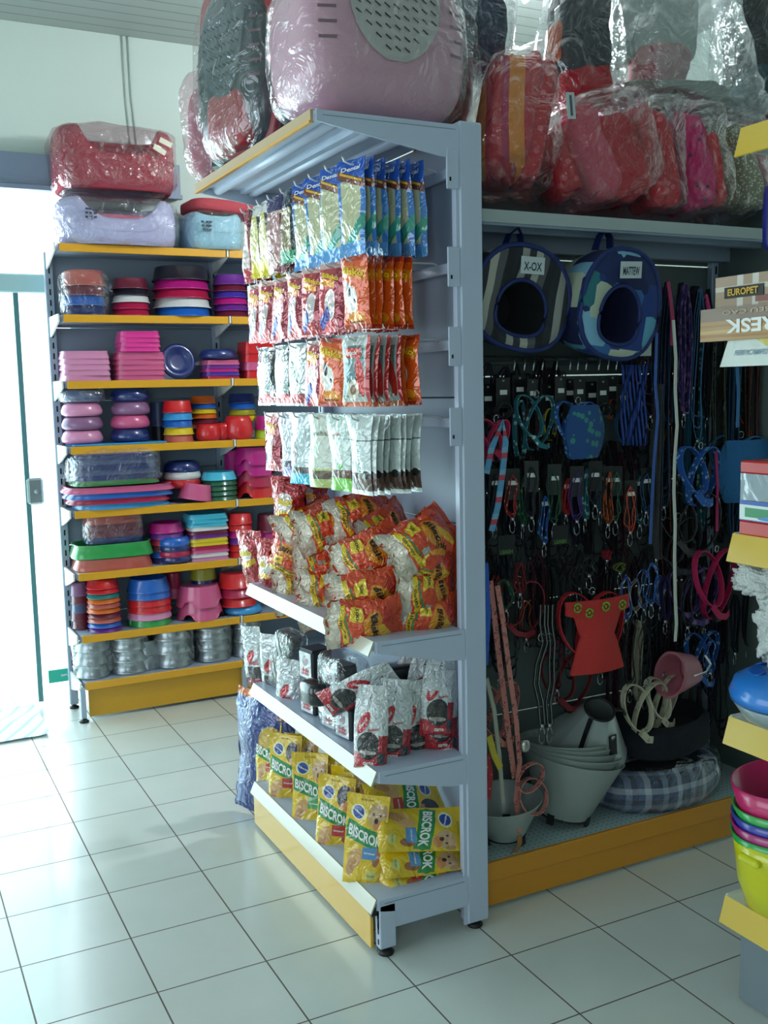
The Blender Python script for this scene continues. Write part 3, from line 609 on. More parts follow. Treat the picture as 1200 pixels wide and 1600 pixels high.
for r, y, ks, sp in plan:
    hook(y, RZ[r]); hk_i[r] += 1
    for j, k in enumerate(ks):
        pr_ = rnd.choice(PK[k]['p']); x = .315 + j * sp + rnd.uniform(-.003, .003)
        an = math.radians(-70 - 18 * (y + 1.5) - (6 if j else 0) + rnd.uniform(-6, 6)); tl = rnd.uniform(-.03, .03)
        wh = 'outermost' if j == 0 else ('innermost' if j == len(ks) - 1 else ordn(j) + ' in')
        lab = '%s, %s, %s hook, %s row' % (DESC[k], wh, 'nearest' if hk_i[r] == 1 else ordn(hk_i[r] - 1), ROWN[r])
        pr_.put((x, y + rnd.uniform(-.004, .004), RZ[r] + .012), (rnd.uniform(-.04, .04), tl, an), lab, '%s packs hanging in the %s row' % (k, ROWN[r]))

# pillow bags heaped on the orange shelf -------------------------------------------------
p_bag = printed('orange heap bag film', '#d8471a', [('e', .5, .62, .3, .12, 0, '#e8931d'), ('r', .5, .1, .5, .1, 0, '#c9bca8'), ('r', .5, .25, .42, .035, 4, '#e6c51e'), ('r', .25, .42, .12, .08, 0, '#f0c92c'), ('r', .8, .42, .08, .06, 0, '#b8b2a6'), ('e', .68, .78, .2, .06, 20, '#f0b42a'), ('r', .5, .31, .3, .012, 4, '#2f8c4a'), ('e', .3, .8, .16, .06, 0, '#c72f1a')], .22, .15, .8, .5, 14., wob=.03)
p_bag2 = printed('dark red heap bag film', '#a9242a', [('e', .5, .6, .2, .16, 0, '#ddd2cb'), ('r', .5, .45, .3, .05, 10, '#e2b32b'), ('r', .5, .15, .5, .1, 0, '#c0353a')], .14, .4, 1., .5, 12., wob=.05)
tx = [('Bilisko', 1, .5, .64, .5, .09, 5, .03), ('Filhotes', 1, .5, .25, .4, .04, 4, .01), ('500g', 1, .25, .42, .16, .05, 0)]
ob = mkpack('biscuit_bag', 'x', 'biscuit bag', [pouch(.145, .215, .085, 'pillow', 40 + i, .008, 12, 18, tx, .07, False) for i in range(4)], [p_bag, BKP])
rb = mkpack('biscuit_bag', 'x', 'biscuit bag', [pouch(.13, .21, .07, 'pillow', 50 + i, .008, 12, 18, tx[:1], .07, False) for i in range(2)], [p_bag2, YP])
def lay(proto, px, py, X=None, Y=None, rot=(0, 0, 0), lab='', grp='', sc=None, h=.215):
    p = at(px, py, X=X, Y=Y); half = h / 2 * abs(math.sin(rot[1])) + .055 * abs(math.cos(rot[1])); xm = .596 - half
    if p.x > xm:      # keep the bag in front of the back panel
        y_ = p.y; p = at(px, py, X=xm); p.y = max(p.y, min(y_, -1.55))
    M = Matrix.Rotation(rot[2], 4, 'Z') @ Matrix.Rotation(rot[0], 4, 'X') @ Matrix.Rotation(rot[1], 4, 'Y'); rot = M.to_euler()
    o_ = p - M @ Vector((0, 0, h / 2 * (sc or 1)))
    return proto.put(o_, rot, lab, grp, (sc,) * 3 if sc else None)
D = math.radians
heap = [ # px, py, plane, rotation (tilt back, roll, yaw), kind, label
 (568, 972, ('Y', -1.53), (12, 86, -22), 'o', 'orange biscuit bag lying lowest at the near front corner of the heap'),
 (668, 964, ('Y', -1.5), (8, 92, -8), 'o', 'orange biscuit bag lying lowest beside the grey post'),
 (574, 925, ('Y', -1.5), (16, 80, -20), 'o', 'orange biscuit bag second from the bottom at the near front corner'),
 (672, 925, ('Y', -1.47), (4, 90, 6), 'o', 'orange biscuit bag second from the bottom beside the grey post'),
 (575, 868, ('Y', -1.45), (-12, 66, -28), 'o', 'large tilted orange biscuit bag on top of the near front corner'),
 (660, 888, ('Y', -1.42), (10, 84, -5), 'o', 'orange biscuit bag third from the bottom beside the post'),
 (672, 850, ('Y', -1.4), (-26, 62, -12), 'o', 'orange biscuit bag leaning on top of the stack beside the post'),
 (696, 872, ('Y', -1.33), (0, 30, 0), 'o', 'orange biscuit bag standing tucked against the back panel beside the post'),
 (600, 830, ('Y', -1.22), (-20, 70, 12), 'o', 'darker orange biscuit bag on the crest of the heap behind the large tilted one'),
 (560, 805, ('Y', -1.1), (-20, 75, -10), 'o', 'orange biscuit bag on the crest of the heap below the lime packs'),
 (518, 948, ('X', .395), (0, 88, -12), 'o', 'orange biscuit bag lowest in the second stack from the near corner'),
 (514, 918, ('X', .395), (4, 88, -12), 'o', 'orange biscuit bag second from the bottom in the second stack'),
 (510, 888, ('X', .395), (-4, 88, -12), 'o', 'orange biscuit bag third from the bottom in the second stack'),
 (510, 856, ('X', .395), (0, 88, -12), 'o', 'orange biscuit bag fourth from the bottom in the second stack'),
 (514, 824, ('X', .395), (-14, 78, -14), 'o', 'orange biscuit bag topmost in the second stack with silver end'),
 (476, 926, ('X', .395), (0, 88, -12), 'o', 'orange biscuit bag lowest in the third stack'),
 (474, 898, ('X', .395), (0, 88, -12), 'o', 'orange biscuit bag second from the bottom in the third stack'),
 (455, 866, ('X', .35), (10, 20, -40), 'o', 'orange biscuit bag standing on the third stack'),
 (480, 822, ('X', .40), (-20, 70, -14), 'o', 'orange biscuit bag topmost on the third stack'),
 (425, 888, ('X', .33), (8, 6, -62), 'r', 'dark red biscuit bag standing second from the far end of the shelf'),
 (396, 872, ('X', .33), (8, -4, -66), 'r', 'red and silver biscuit bag standing at the far end of the shelf'),
 (452, 792, ('X', .36), (4, 4, -50), 'r', 'dark red biscuit bag standing high above the third stack'),
 (480, 785, ('X', .45), (0, 10, -30), 'r', 'dark red biscuit bag leaning on the back panel below the sky-blue packs'),
 (640, 960, ('Y', -1.3), (8, 92, 0), 'o', 'orange biscuit bag behind the lowest two near the post'),
 (560, 900, ('Y', -1.25), (8, 92, 0), 'o', 'orange biscuit bag in the middle of the heap'), (600, 870, ('Y', -1.15), (8, 92, 10), 'o', 'orange biscuit bag deep in the middle of the heap under the crest')]
for i, (px, py, pl, ro, k, lab) in enumerate(heap):
    pr_ = (ob if k == 'o' else rb); pr_ = pr_[i % len(pr_)]; kw = {pl[0]: pl[1]}
    lay(pr_, px, py, rot=tuple(D(a) for a in ro), lab=lab, grp='biscuit bags heaped on the upper shelf', **kw)

# meat snack shelf -------------------------------------------------------------------
p_meat = printed('clear snack bag print', '#cfd3d3', [('r', .5, .1, .5, .11, 0, '#b71f2b'), ('e', .46, .3, .34, .16, 0, '#2e2b2a'), ('r', .88, .22, .12, .2, 0, '#a81e2a'), ('r', .84, .16, .1, .06, 0, '#3a4045'), ('e', .3, .56, .22, .09, 28, '#c3202c'), ('r', .5, .85, .05, .006, 0, '#3b3b3b'), ('e', .46, .22, .26, .025, 0, '#a89f96')], .16, .1, 1., .7, 16.)
p_meat2 = printed('silver snack bag print', '#c5c9cb', [('r', .5, .08, .5, .1, 0, '#8a2530'), ('r', .6, .26, .3, .1, 0, '#473f40'), ('e', .45, .52, .2, .08, 20, '#b82330'), ('r', .6, .42, .2, .03, 0, '#a85358')], .1, .35, 1., .7, 12.)
tm = [('Snack', 1, .3, .56, .26, .05, 28, .02), ('Palitos', 2, .6, .49, .3, .03, 5), ('carne', 1, .5, .1, .3, .035, 0)]
mb_ = mkpack('meat_snack_bag', 'x', 'snack bag', [pouch(.1, .235, .06, 'stand', 60 + i, .007, 12, 18, tm, .04, False, neck=.25) for i in range(3)], [p_meat, WP, RP])
ms = mkpack('meat_snack_bag', 'x', 'snack bag', [pouch(.1, .23, .05, 'stand', 70 + i, .008, 12, 18, tm[:1], .04, False, neck=.1) for i in range(2)], [p_meat2, WP])
for i, (px, py, Y, ro, k, lab) in enumerate([
 (580, 1136, -1.55, (-3, 2, -38), 'm', 'clear and red snack bag nearest the shelf front at the near end'),
 (617, 1126, -1.52, (-6, 4, -30), 'm', 'clear and red snack bag second from the shelf front at the near end'),
 (651, 1124, -1.52, (4, -3, -15), 'm', 'clear and red snack bag third from the shelf front at the near end'),
 (686, 1118, -1.53, (3, -6, -15), 'm', 'clear and red snack bag fourth from the shelf front at the near end'),
 (705, 1118, -1.5, (4, 3, -10), 'm', 'clear and red snack bag against the grey post'),
 (660, 1082, -1.47, (-6, 8, -20), 'm', 'clear and red snack bag standing on top of the others beside the post'),
 (690, 1088, -1.4, (-6, 8, -10), 'm', 'crumpled clear snack bag at the back behind the standing ones'),
 (560, 1075, -1.42, (18, 60, -30), 'm', 'snack bag lying tilted on the square tins'),
 (630, 1080, -1.38, (0, 20, -20), 'm', 'snack bag leaning in the second line behind the front bags')]):
    lay((mb_ if k == 'm' else ms)[i % 3], px, py, Y=Y, rot=tuple(D(a) for a in ro), lab=lab, grp='snack bags on the middle shelf', h=.235)
for i, (px, py, X, ro, lab) in enumerate([
 (397, 1026, .33, (4, -4, -60), 'silver snack bag with red mark at the far end of the middle shelf'),
 (425, 1040, .34, (4, 3, -58), 'silver snack bag with round red mark second from the far end'),
 (450, 1080, .33, (2, 3, -58), 'silver snack bag in front of the stacked grey ones')]):
    lay(ms[i % 2], px, py, X=X, rot=tuple(D(a) for a in ro), lab=lab, grp='silver snack bags on the middle shelf', h=.23)
# tins in a cellophane wrap
p_tin = printed('white tin label', '#dadde0', [('e', .5, .66, .26, .2, 0, '#8e9097'), ('e', .5, .66, .17, .14, 0, '#b58e93'), ('r', .5, .22, .34, .12, 0, '#b9727a'), ('r', .5, .22, .3, .02, 0, '#e7e5e6')], .3, 0, .5)
def tinm():
    b = MB(); b.rbox(-.04, .04, -.04, .04, 0, .095, .006, 0)
    b.add([(-.034, -.0412, .006), (.034, -.0412, .006), (.034, -.0412, .089), (-.034, -.0412, .089)], [(0, 1, 2, 3)], 1, [(0, 0), (1, 0), (1, 1), (0, 1)], None, False)
    M = T(0, -.0418, .03) @ Matrix.Rotation(PI / 2, 4, 'X'); flat_text(b, '16', 2, M, .03, .02)
    b.box(-.036, .036, -.036, .036, .095, .099, 0); return b
tin = Proto(tag(tinm().build('snack_box', [mat('dark grey box card', '#33353b', .4), p_tin, RP]), 'x', 'snack box'))
for px, py, X, lab in ((511, 1110, .315, 'white-labelled snack box on the shelf, farther of the bottom two'), (533, 1131, .315, 'white-labelled snack box on the shelf, nearer of the bottom two'), (512, 1056, .315, 'white-labelled snack box standing on top of the bottom two'), (478, 1092, .315, 'snack box wrapped in glare at the far side of the box stack'), (476, 1050, .33, 'dark box topmost at the far side of the box stack')):
    p = at(px, py, X=X); tin.put((p.x + .04, p.y, .526 + (.1 if py < 1080 else 0)), (0, 0, D(-80)), lab, 'snack boxes stacked on the middle shelf')
b = MB(); b.sup(.058, .1, .12, .35, .4, 24, 14, nz=.12, seed=3); tag(b.build('cellophane_wrap', BAGF, loc=(.36, -1.26, .64)), 'crinkled clear cellophane sleeve around the snack boxes', 'wrap')
GHERB = spots('grey green herb cubes', '#676b62', '#4a4f46', 90, .3)
for i, (px, py, X, lab) in enumerate(((452, 1012, .36, 'grey green brick-shaped treat block in film, upper of two'), (446, 1050, .36, 'grey green brick-shaped treat block in film, lower of two'))):
    p = at(px, py, X=X); t = empty('treat_block', p, (0, D(12), D(-72)), lab, 'treat block', 'treat blocks on the middle shelf')
    b = MB(); b.rbox(-.045, .045, -.03, .03, -.045, .045, .008); b.build('block', GHERB, t); b = MB(); b.sup(.055, .038, .058, .3, .3, 20, 12, nz=.1, seed=i); b.build('film', BAGF, t)
for i, (px, py, Y) in enumerate(((520, 1010, -1.28), (600, 1035, -1.42), (650, 1035, -1.42))):
    p = at(px, py, Y=Y); b = MB(); b.sup(.07, .05, .035, .4, .4, 20, 10, nz=.15, seed=i + 5)
    tag(b.build('snack_carton', mat('black glossy snack carton', '#191a1e', .25, 0, .8), loc=(min(p.x, .48), p.y + .06, .64 + .03 * i)), ['black glossy pack above the boxes under the upper shelf', 'black glossy pack behind the front snack bags', 'black glossy pack at the back close to the panel'][i], 'snack pack', 'black packs at the back of the middle shelf')

# yellow biscuit bags -----------------------------------------------------------------
BL = [('r', .5, .55, .46, .1, -8, '#1f8a45'), ('e', .22, .6, .2, .09, 0, '#1f8a45'), ('e', .78, .5, .2, .08, 0, '#1f8a45'), ('e', .3, .8, .19, .085, 0, '#e9e7b8'), ('e', .3, .8, .14, .07, 0, '#22439c'),
      ('e', .75, .78, .2, .13, 0, '#d3a97c'), ('e', .8, .68, .12, .06, 0, '#d68a52'), ('e', .74, .73, .045, .03, 0, '#2a2422'), ('e', .67, .8, .022, .018, 0, '#2a2422'), ('e', .83, .79, .022, .018, 0, '#2a2422'), ('e', .93, .84, .05, .07, 20, '#b98a5c'),
      ('e', .3, .3, .2, .1, 15, '#d9a566'), ('e', .2, .2, .13, .08, 30, '#c08a50'), ('e', .8, .33, .09, .1, -25, '#a9653a'), ('r', .64, .37, .17, .065, 0, '#5b93c9'), ('e', .72, .14, .13, .05, 0, '#d6d27a')]
BL2 = [l if l[6] != '#5b93c9' else l[:6] + ('#c3302e',) for l in BL]; BL2 = [l if not (l[0] == 'e' and l[6] == '#d3a97c') else l[:6] + ('#31303a',) for l in BL2]
BL3 = [l if l[6] != '#5b93c9' else l[:6] + ('#57a564',) for l in BL]
ybm = [printed('yellow biscuit bag print %d' % i, '#e5bd1d', L_, .24, .0, .9, .45, 8.) for i, L_ in enumerate((BL, BL2, BL3))]
ty = [('BISCROK', 1, .5, .55, .82, .12, -8, .035), ('Pedigree', 1, .3, .8, .26, .035, -12, .02), ('Original', 1, .64, .37, .26, .03, 0), ('Mais sabor', 2, .72, .14, .2, .025, 0, .0), ('biscoitos', 2, .5, .945, .28, .018, 0, .0)]
yb = [mkpack('dog_biscuit_bag', 'x', 'dog biscuit bag', [pouch(.125, .26, .045, 'stand', 80 + i * 3 + k, .005, 14, 20, ty, .06, False) for k in range(2)], [ybm[i], WP, mat('brown small print', '#6a5416', .5)]) for i in range(3)]
for i, (px, py, pl, ro, v, lab) in enumerate([
 (571, 1312, ('Y', -1.5), (-6, 4, -40), 0, 'yellow biscuit bag standing at the near front corner of the base shelf'),
 (524, 1278, ('X', .33), (-6, 2, -44), 1, 'yellow biscuit bag second from the near corner with a dark dog'),
 (484, 1238, ('X', .33), (-6, 1, -42), 2, 'yellow biscuit bag third from the near corner with a big blue rosette'),
 (446, 1206, ('X', .33), (-5, 0, -46), 1, 'yellow biscuit bag fourth from the near corner with a red ribbon'),
 (420, 1182, ('X', .33), (-4, -2, -60), 1, 'yellow biscuit bag at the far end, almost edge-on'),
 (508, 1240, ('X', .38), (-6, 2, -40), 2, 'yellow biscuit bag tucked behind the third from the near corner'),
 (545, 1262, ('X', .38), (-6, 2, -40), 0, 'yellow biscuit bag tucked behind the second from the near corner'),
 (470, 1205, ('X', .38), (-6, 2, -40), 0, 'yellow biscuit bag tucked behind the fourth from the near corner'),
 (668, 1362, ('Y', -1.52), (-48, 80, -6), 1, 'yellow biscuit bag at the bottom of the lying pile beside the post'),
 (664, 1340, ('Y', -1.47), (-48, 96, 0), 0, 'yellow biscuit bag second from the bottom of the lying pile, mostly hidden'),
 (664, 1302, ('Y', -1.47), (-34, 99, -4), 0, 'yellow biscuit bag lying with its full front shown, lettering running down'),
 (632, 1250, ('Y', -1.36), (-40, 100, 10), 1, 'yellow biscuit bag topmost of the lying pile with a dark dog')]):
    kw = {pl[0]: pl[1]}; lay(yb[v][i % 2], px, py, rot=tuple(D(a) for a in ro), lab=lab, grp='yellow biscuit bags on the base shelf', h=.26, **kw)

# navy feed sack at the far end of the unit
b = pouch(.3, .45, .07, 'pillow', 91, .01, 18, 24, (), .04, False); sp_ = printed('navy feed sack print', '#23357c', [('r', .1, .5, .09, .46, 0, '#6f7fb0'), ('r', .5, .97, .5, .03, 0, '#cf6a2a'), ('e', .9, .06, .2, .06, 0, '#c26236'), ('e', .7, .55, .2, .2, 0, '#c9a23c')], .2, .1, .9, .8, 9)
tag(b.build('feed_sack', sp_, loc=(.335, -.615, .02), rot=(D(-2), 0, D(-62))), 'navy blue woven feed sack standing on the floor behind the end unit', 'feed sack')

# ---------------------------------------------------------------- pet carriers on the top shelf
def carrier(px, py, Y, rx, ry, rzz, yaw, m_body, m_door, lab, m_top=None, wrap=CLEAR, hz=2.222):
    p = at(px, py, Y=Y); t = empty('pet_carrier', (p.x, p.y, hz), (0, 0, yaw), lab, 'pet carrier')
    def f(q): k = 1 - .22 * max(0, q.z / rzz) ** 1.5; return (q.x * k, q.y * (1 - .12 * max(0, q.z / rzz)), q.z)
    b = MB(); b.sup(rx, ry, rzz, .55, .42, 44, 26, c=(0, 0, rzz + .015), fn=f)
    o = b.build('shell', m_body, t)
    sg = lambda x, e: math.copysign(abs(x) ** e, x)
    def S_(x, z, off=0.):    # front surface point at local x, z
        zz = z - rzz - .015; k = 1 - .22 * max(0, zz / rzz) ** 1.5; r = max(0, 1 - abs(zz / rzz) ** (2 / .55)) ** (.55 / 2)
        q = max(0, 1 - (abs(x) / k / rx / max(r, .01)) ** (2 / .42)); y = -ry * (1 - .12 * max(0, zz / rzz)) * r * q ** .21
        return Vector((x, y - off, z))
    b = MB(); dx, dz0 = rx * .56, rzz * 1.12
    b.grid(lambda u, v: S_(dx * (2 * u - 1) * math.sqrt(max(.04, 1 - (1 - v) ** 2.6)), dz0 + rzz * .9 * (v - .5), .006), 20, 18)
    d = b.build('grille', m_door, t)
    b = MB()
    for i in range(9):
        for j in range(7):
            x = dx * (.2 * i - .8); z = dz0 + rzz * .11 * (j - 3)
            if abs(x) > dx * math.sqrt(max(0, 1 - (1 - (j + .6) / 7.2) ** 2.6)) - .014: continue
            c_ = [S_(x - .009, z + .004, .009), S_(x + .007, z - .006, .009), S_(x + .009, z - .002, .009), S_(x - .007, z + .008, .009)]; b.add(c_, [(0, 1, 2, 3)], 0, None, None, False)
    b.build('grille_slots', DARK, d)
    b = MB()
    for s in (-1, 1):
        for j in range(5):
            z = rzz * (.82 + .155 * j); x0 = s * rx * .86; x1 = s * rx * .68
            b.add([S_(x0, z, .003), S_(x1, z, .003), S_(x1, z + .008, .003), S_(x0, z + .008, .003)], [(0, 1, 2, 3)], 0, None, None, False)
    b.build('side_vents', mat('carrier vent shade', '#7c5560', .6), t)
    b = MB()
    for s in (-1, 1): b.rbox(s * rx * .55 - .04, s * rx * .55 + .04, -ry * .7, ry * .7, 0, .03, .008)
    b.build('foot_rail', m_body, t)
    b = MB(); hd = [(-.09, 0, rzz * 2 - .01), (-.08, 0, rzz * 2 + .035), (0, 0, rzz * 2 + .05), (.08, 0, rzz * 2 + .035), (.09, 0, rzz * 2 - .01)]; b.tube(hd, .012, 8); b.build('handle', m_door, t)
    if m_top:
        b = MB(); b.sup(rx * 1.01, ry * 1.02, rzz * .8, .6, .42, 36, 16, c=(0, 0, rzz * 1.45)); b.build('upper_shell', m_top, t)
    b = MB(); b.sup(rx * 1.05, ry * 1.1, rzz * 1.04, .5, .45, 56, 34, c=(0, 0, rzz + .012), fn=f, nz=.05, nsc=9, seed=int(px))
    b.lathe([(.05, -.04), (.02, .02), (.035, .06), (.05, .11)], 14, 0, (0, -ry * .3, rzz * 1.75), wob=lambda a, z: 1 + .3 * math.sin(5 * a))
    b.build('plastic_wrap', wrap, t); return t
PINK = mat('pale pink carrier plastic', '#d9a3b4', .35, 0, .2); LG = mat('light grey grille plastic', '#c4bdb9', .4)
carrier(575, 170, -1.42, .246, .16, .235, D(2), PINK, LG, 'large pale pink pet carrier with grey grille, wrapped in plastic on top shelf')
cr = carrier(412, 200, -.98, .17, .15, .26, D(-70), mat('slate carrier shell', '#2a343a', .3, 0, .5), mat('slate carrier door', '#39474e', .3, 0, .6), 'black and dark red pet carrier in plastic behind the pink one')
b = MB(); b.sup(.176, .02, .268, .5, .42, 44, 14, c=(0, -.085, .275)); b.sup(.12, .158, .1, .5, .5, 30, 14, c=(0, 0, .13)); b.build('red_band', mat('dark red carrier plastic', '#a01c28', .35, 0, .3), cr)
t = empty('wrapped_cushion', at(332, 275, Y=-.72), (0, 0, D(-30)), 'dusty pink cushion in a clear bag at the far end of the top shelf', 'cushion'); t.location.z = 2.224
t.location.x = .235; t.location.y = -.735
b = MB(); b.sup(.12, .07, .15, .6, .5, 28, 18, c=(0, 0, .15), nz=.06); b.build('cushion', mat('dusty pink plush', '#b98690', .9, bump=.3, bscale=60), t)
b = MB(); b.sup(.135, .085, .17, .5, .5, 36, 24, c=(0, 0, .168), nz=.1, nsc=8); b.build('plastic_wrap', BAGP, t)
t = empty('wrapped_carrier_bag', (.62, -1.2, 2.3), (0, 0, D(10)), 'dark blue carrier in a crinkled bag behind the pink pet carrier', 'pet carrier')
b = MB(); b.sup(.17, .12, .2, .5, .45, 30, 20, c=(0.06, 0, .2)); b.build('shell', mat('dark navy plastic', '#1d2f47', .35, 0, .4), t); b = MB(); b.sup(.2, .14, .24, .5, .5, 40, 26, c=(0.06, 0, .225), nz=.09, nsc=8); b.build('plastic_wrap', BAGF, t)
# ---------------------------------------------------------------- far unit goods
PM = {}
def plast(c, gloss=.28, bagged=False):
    k = (c, bagged)
    if k not in PM: PM[k] = mat('bowl plastic ' + c.strip('#'), c, gloss, 0, .35 if not bagged else .8)
    return PM[k]
CN = {'pink': '#cf5a86', 'hotpink': '#e0348f', 'lightpink': '#d88ab0', 'red': '#cf2127', 'crimson': '#b01e48', 'maroon': '#6d2036', 'blue': '#1f5fb8', 'navy': '#1b2a6b', 'sky': '#3c93cf', 'cyan': '#45b3cf', 'green': '#2f9a4a', 'dark green': '#15573c', 'teal': '#1f7a78', 'yellow': '#e0bf28', 'olive': '#a39a2c', 'orange': '#dd6a22', 'purple': '#6a2a86', 'magenta': '#b51d78', 'white': '#d9d6d6', 'black': '#24202c', 'salmon': '#c05a4c', 'lime': '#a9c934', 'slate': '#44507a', 'mauve': '#8d5f86', 'violet': '#43309a'}
def bowl_mesh(kind, r, h):
    b = MB()
    if kind == 'bowl':      # wide skirt, narrow rim, hollow underneath
        b.lathe([(r, 0), (r * 1.01, h * .04), (r * .99, h * .1), (r * .86, h * .9), (r * .84, h), (r * .8, h), (r * .77, h * .92), (r * .6, h * .42), (0, h * .38)], 30)
        b.lathe([(r * .985, 0), (r * .84, h * .88)], 30)
    elif kind == 'round':   # bulging round bowl
        b.lathe([(r * .8, 0), (r * .97, h * .15), (r, h * .4), (r * .9, h * .8), (r * .78, h), (r * .74, h), (r * .7, h * .85), (r * .5, h * .4), (0, h * .35)], 30)
    elif kind == 'pail':    # straight pail turned over
        b.lathe([(r, 0), (r * 1.02, h * .03), (r * 1.02, h * .08), (r * .97, h * .1), (r * .88, h * .94), (r * .84, h), (0, h)], 30)
        b.lathe([(r * .98, 0), (r * .86, h * .9)], 30)
    elif kind == 'dome':
        b.lathe([(r, 0), (r, h * .3), (r * .93, h * .7), (r * .7, h * .95), (r * .3, h), (0, h)], 30)
    elif kind in ('tray', 'square'):
        q = .3 if kind == 'square' else .5
        sg = lambda x: math.copysign(abs(x) ** q, x)
        pr = [(r, 0), (r * 1.0, h * .15), (r * .93, h * .9), (r * .96, h), (r * .9, h), (r * .86, h * .6), (0, h * .5)]
        vs = []; fs = []; n = 32
        for rr, z in pr:
            for i in range(n): a = 2 * PI * i / n; vs.append((rr * sg(math.cos(a)), rr * (.62 if kind == 'tray' else .85) * sg(math.sin(a)), z))
        for j in range(len(pr) - 1):
            for i in range(n): k = (i + 1) % n; fs.append((j * n + i, j * n + k, (j + 1) * n + k, (j + 1) * n + i))
        b.add(vs, fs)
    return b
BMESH = {}
def bowl(kind, r, h, c, loc, lab, grp, bagged=False, rot=None):
    k = (kind, round(r, 3), round(h, 3))
    if k not in BMESH: BMESH[k] = bowl_mesh(kind, r, h); 
    nm = {'tray': 'pet_tray', 'square': 'litter_tray'}.get(kind, 'pet_bowl')
    o = BMESH[k].build(nm, plast(CN[c], bagged=bagged), loc=loc, rot=rot)
    return tag(o, lab, 'bowl' if nm == 'pet_bowl' else 'tray', grp)
LV = {8: 2.23, 7: 1.912, 6: 1.61, 5: 1.308, 4: 1.008, 3: .712, 2: .413, 1: .19}
LN = {7: 'second', 6: 'third', 5: 'fourth', 4: 'fifth', 3: 'sixth', 2: 'seventh', 1: 'bottom'}
def fstack(lv, x0, x1, yt, yb, cols, desc, kind='bowl', front=True, over=1.6, bag=False, dz=0., depth=None, yc=None):
    """a nested stack seen between pixel columns x0..x1 and rows yt..yb on level lv of the far unit; colours from the bottom up"""
    Y = yc or .96
    for _ in range(3):
        k = ppm(at((x0 + x1) / 2, yb, Y=Y)); r = (x1 - x0) / 2 / k
        if yc is None: Y = (.858 + min(r, .12)) if front else (1.08 - min(r, .1))
    X = at((x0 + x1) / 2, yb, Y=Y).x; H = max(.02, (yb - yt) / k); n = len(cols)
    st = H / (n + over - 1) if n > 1 else H; h = st * over if n > 1 else H
    for i, c in enumerate(cols):
        pos = ('single' if n == 1 else 'bottom' if i == 0 else 'top' if i == n - 1 else ordn(i) + ' from bottom')
        lab = ('%s, %s, %s shelf from top' % (c + ' ' + ('tray' if kind in ('tray', 'square') else 'bowl'), (pos + ' of ' if n > 1 else '') + desc, LN[lv])) if lv != 1 else '%s bowl, %s of %s, bottom shelf' % (c, pos, desc)
        bowl(kind, r * (1 if kind in ('tray', 'square') else 1 - .004 * i), h, c, (X + rnd.uniform(-.002, .002), Y, LV[lv] + .001 + dz + st * i), lab, 'stacked bowls: ' + desc, bag, (0, 0, rnd.uniform(-.05, .05)))
    if bag:
        b = MB(); b.sup(r * 1.1, r * (.75 if kind == 'tray' else 1.1), H / 2 * 1.05, .35, .6, 28, 16, c=(0, 0, H / 2), nz=.05, nsc=12, seed=x0)
        tag(b.build('plastic_bag', BAGF, loc=(X, Y, LV[lv] + .002 + dz)), 'clear bag around ' + desc + ', ' + LN[lv] + ' shelf from top', 'plastic bag')
    return X, Y, r, H
fstack(7, 99, 166, 420, 489, ['navy', 'blue', 'maroon', 'salmon'], 'bagged stack at left end', 'pail', bag=True)
fstack(7, 176, 234, 432, 490, ['crimson', 'crimson', 'white', 'black', 'maroon'], 'second stack from left', 'pail')
fstack(7, 240, 329, 414, 491, ['blue', 'white', 'crimson', 'magenta', 'black'], 'wide third stack from left', 'pail')
fstack(7, 334, 388, 426, 491, ['maroon', 'purple', 'magenta', 'violet', 'maroon', 'purple'], 'dark fourth stack', 'pail')
fstack(7, 392, 450, 426, 491, ['purple', 'maroon', 'cyan'], 'fifth stack behind the packs', 'pail')
fstack(6, 97, 169, 548, 594, ['lightpink'] * 5, 'light pink stack at left end', 'square', over=1.4)
fstack(6, 177, 254, 551, 594, ['pink'] * 5, 'pink stack second from left', 'square', over=1.4)
fstack(6, 184, 247, 520, 551, ['hotpink'] * 4, 'hot pink stack', 'square', over=1.4, dz=.135, yc=.95)
fstack(6, 315, 371, 562, 591, ['crimson', 'violet', 'magenta', 'purple', 'pink'], 'low striped stack', 'square', over=1.3)
fstack(6, 311, 369, 547, 562, ['navy'], 'striped stack, shallow dish on it', 'round', dz=.098, yc=.94)
fstack(6, 376, 430, 536, 592, ['red', 'pink', 'red', 'red'], 'red stack by the hanging packs', 'square', over=1.4)
b = MB(); b.lathe([(.05, 0), (.075, .0), (.086, .012), (.086, .026), (.078, .03), (.062, .03), (.055, .018), (.03, .016), (0, .016)], 32)
p = at(276, 563, Y=.95); tag(b.build('pet_bowl', plast(CN['navy']), loc=(p.x, .95, 1.61 + .087), rot=(D(78), 0, 0)), 'round blue dish standing on edge between pink and striped stacks, third shelf', 'bowl')
for i, (a, c) in enumerate((('lightpink', 0), ('mauve', 1), ('lightpink', 2), ('slate', 3))):
    fstack(5, 97, 160, 670 - 20 * c, 690 - 20 * c, [a], 'bagged round stack at left end, %s up' % ordn(c), 'round', dz=.064 * c + .012, bag=(c == 3), yc=.965)
for i, (a, c) in enumerate((('navy', 0), ('pink', 1), ('mauve', 2), ('navy', 3))):
    fstack(5, 173, 234, 670 - 20 * c, 690 - 20 * c, [a], 'second round stack, %s up' % ordn(c), 'round', dz=.064 * c + .012, yc=.965)
b = MB(); b.rbox(-.22, .22, -.11, .11, 0, .01, .004); tag(b.build('tray_lid', plast(CN['sky']), loc=(.2, .965, 1.309)), 'flat sky-blue lid under the round bowls, fourth shelf', 'lid')
fstack(5, 236, 262, 628, 690, ['black', 'slate'], 'dark narrow stack', 'pail', front=False)
fstack(5, 256, 303, 625, 689, ['salmon', 'yellow', 'blue', 'sky', 'red'], 'red blue stack', 'pail')
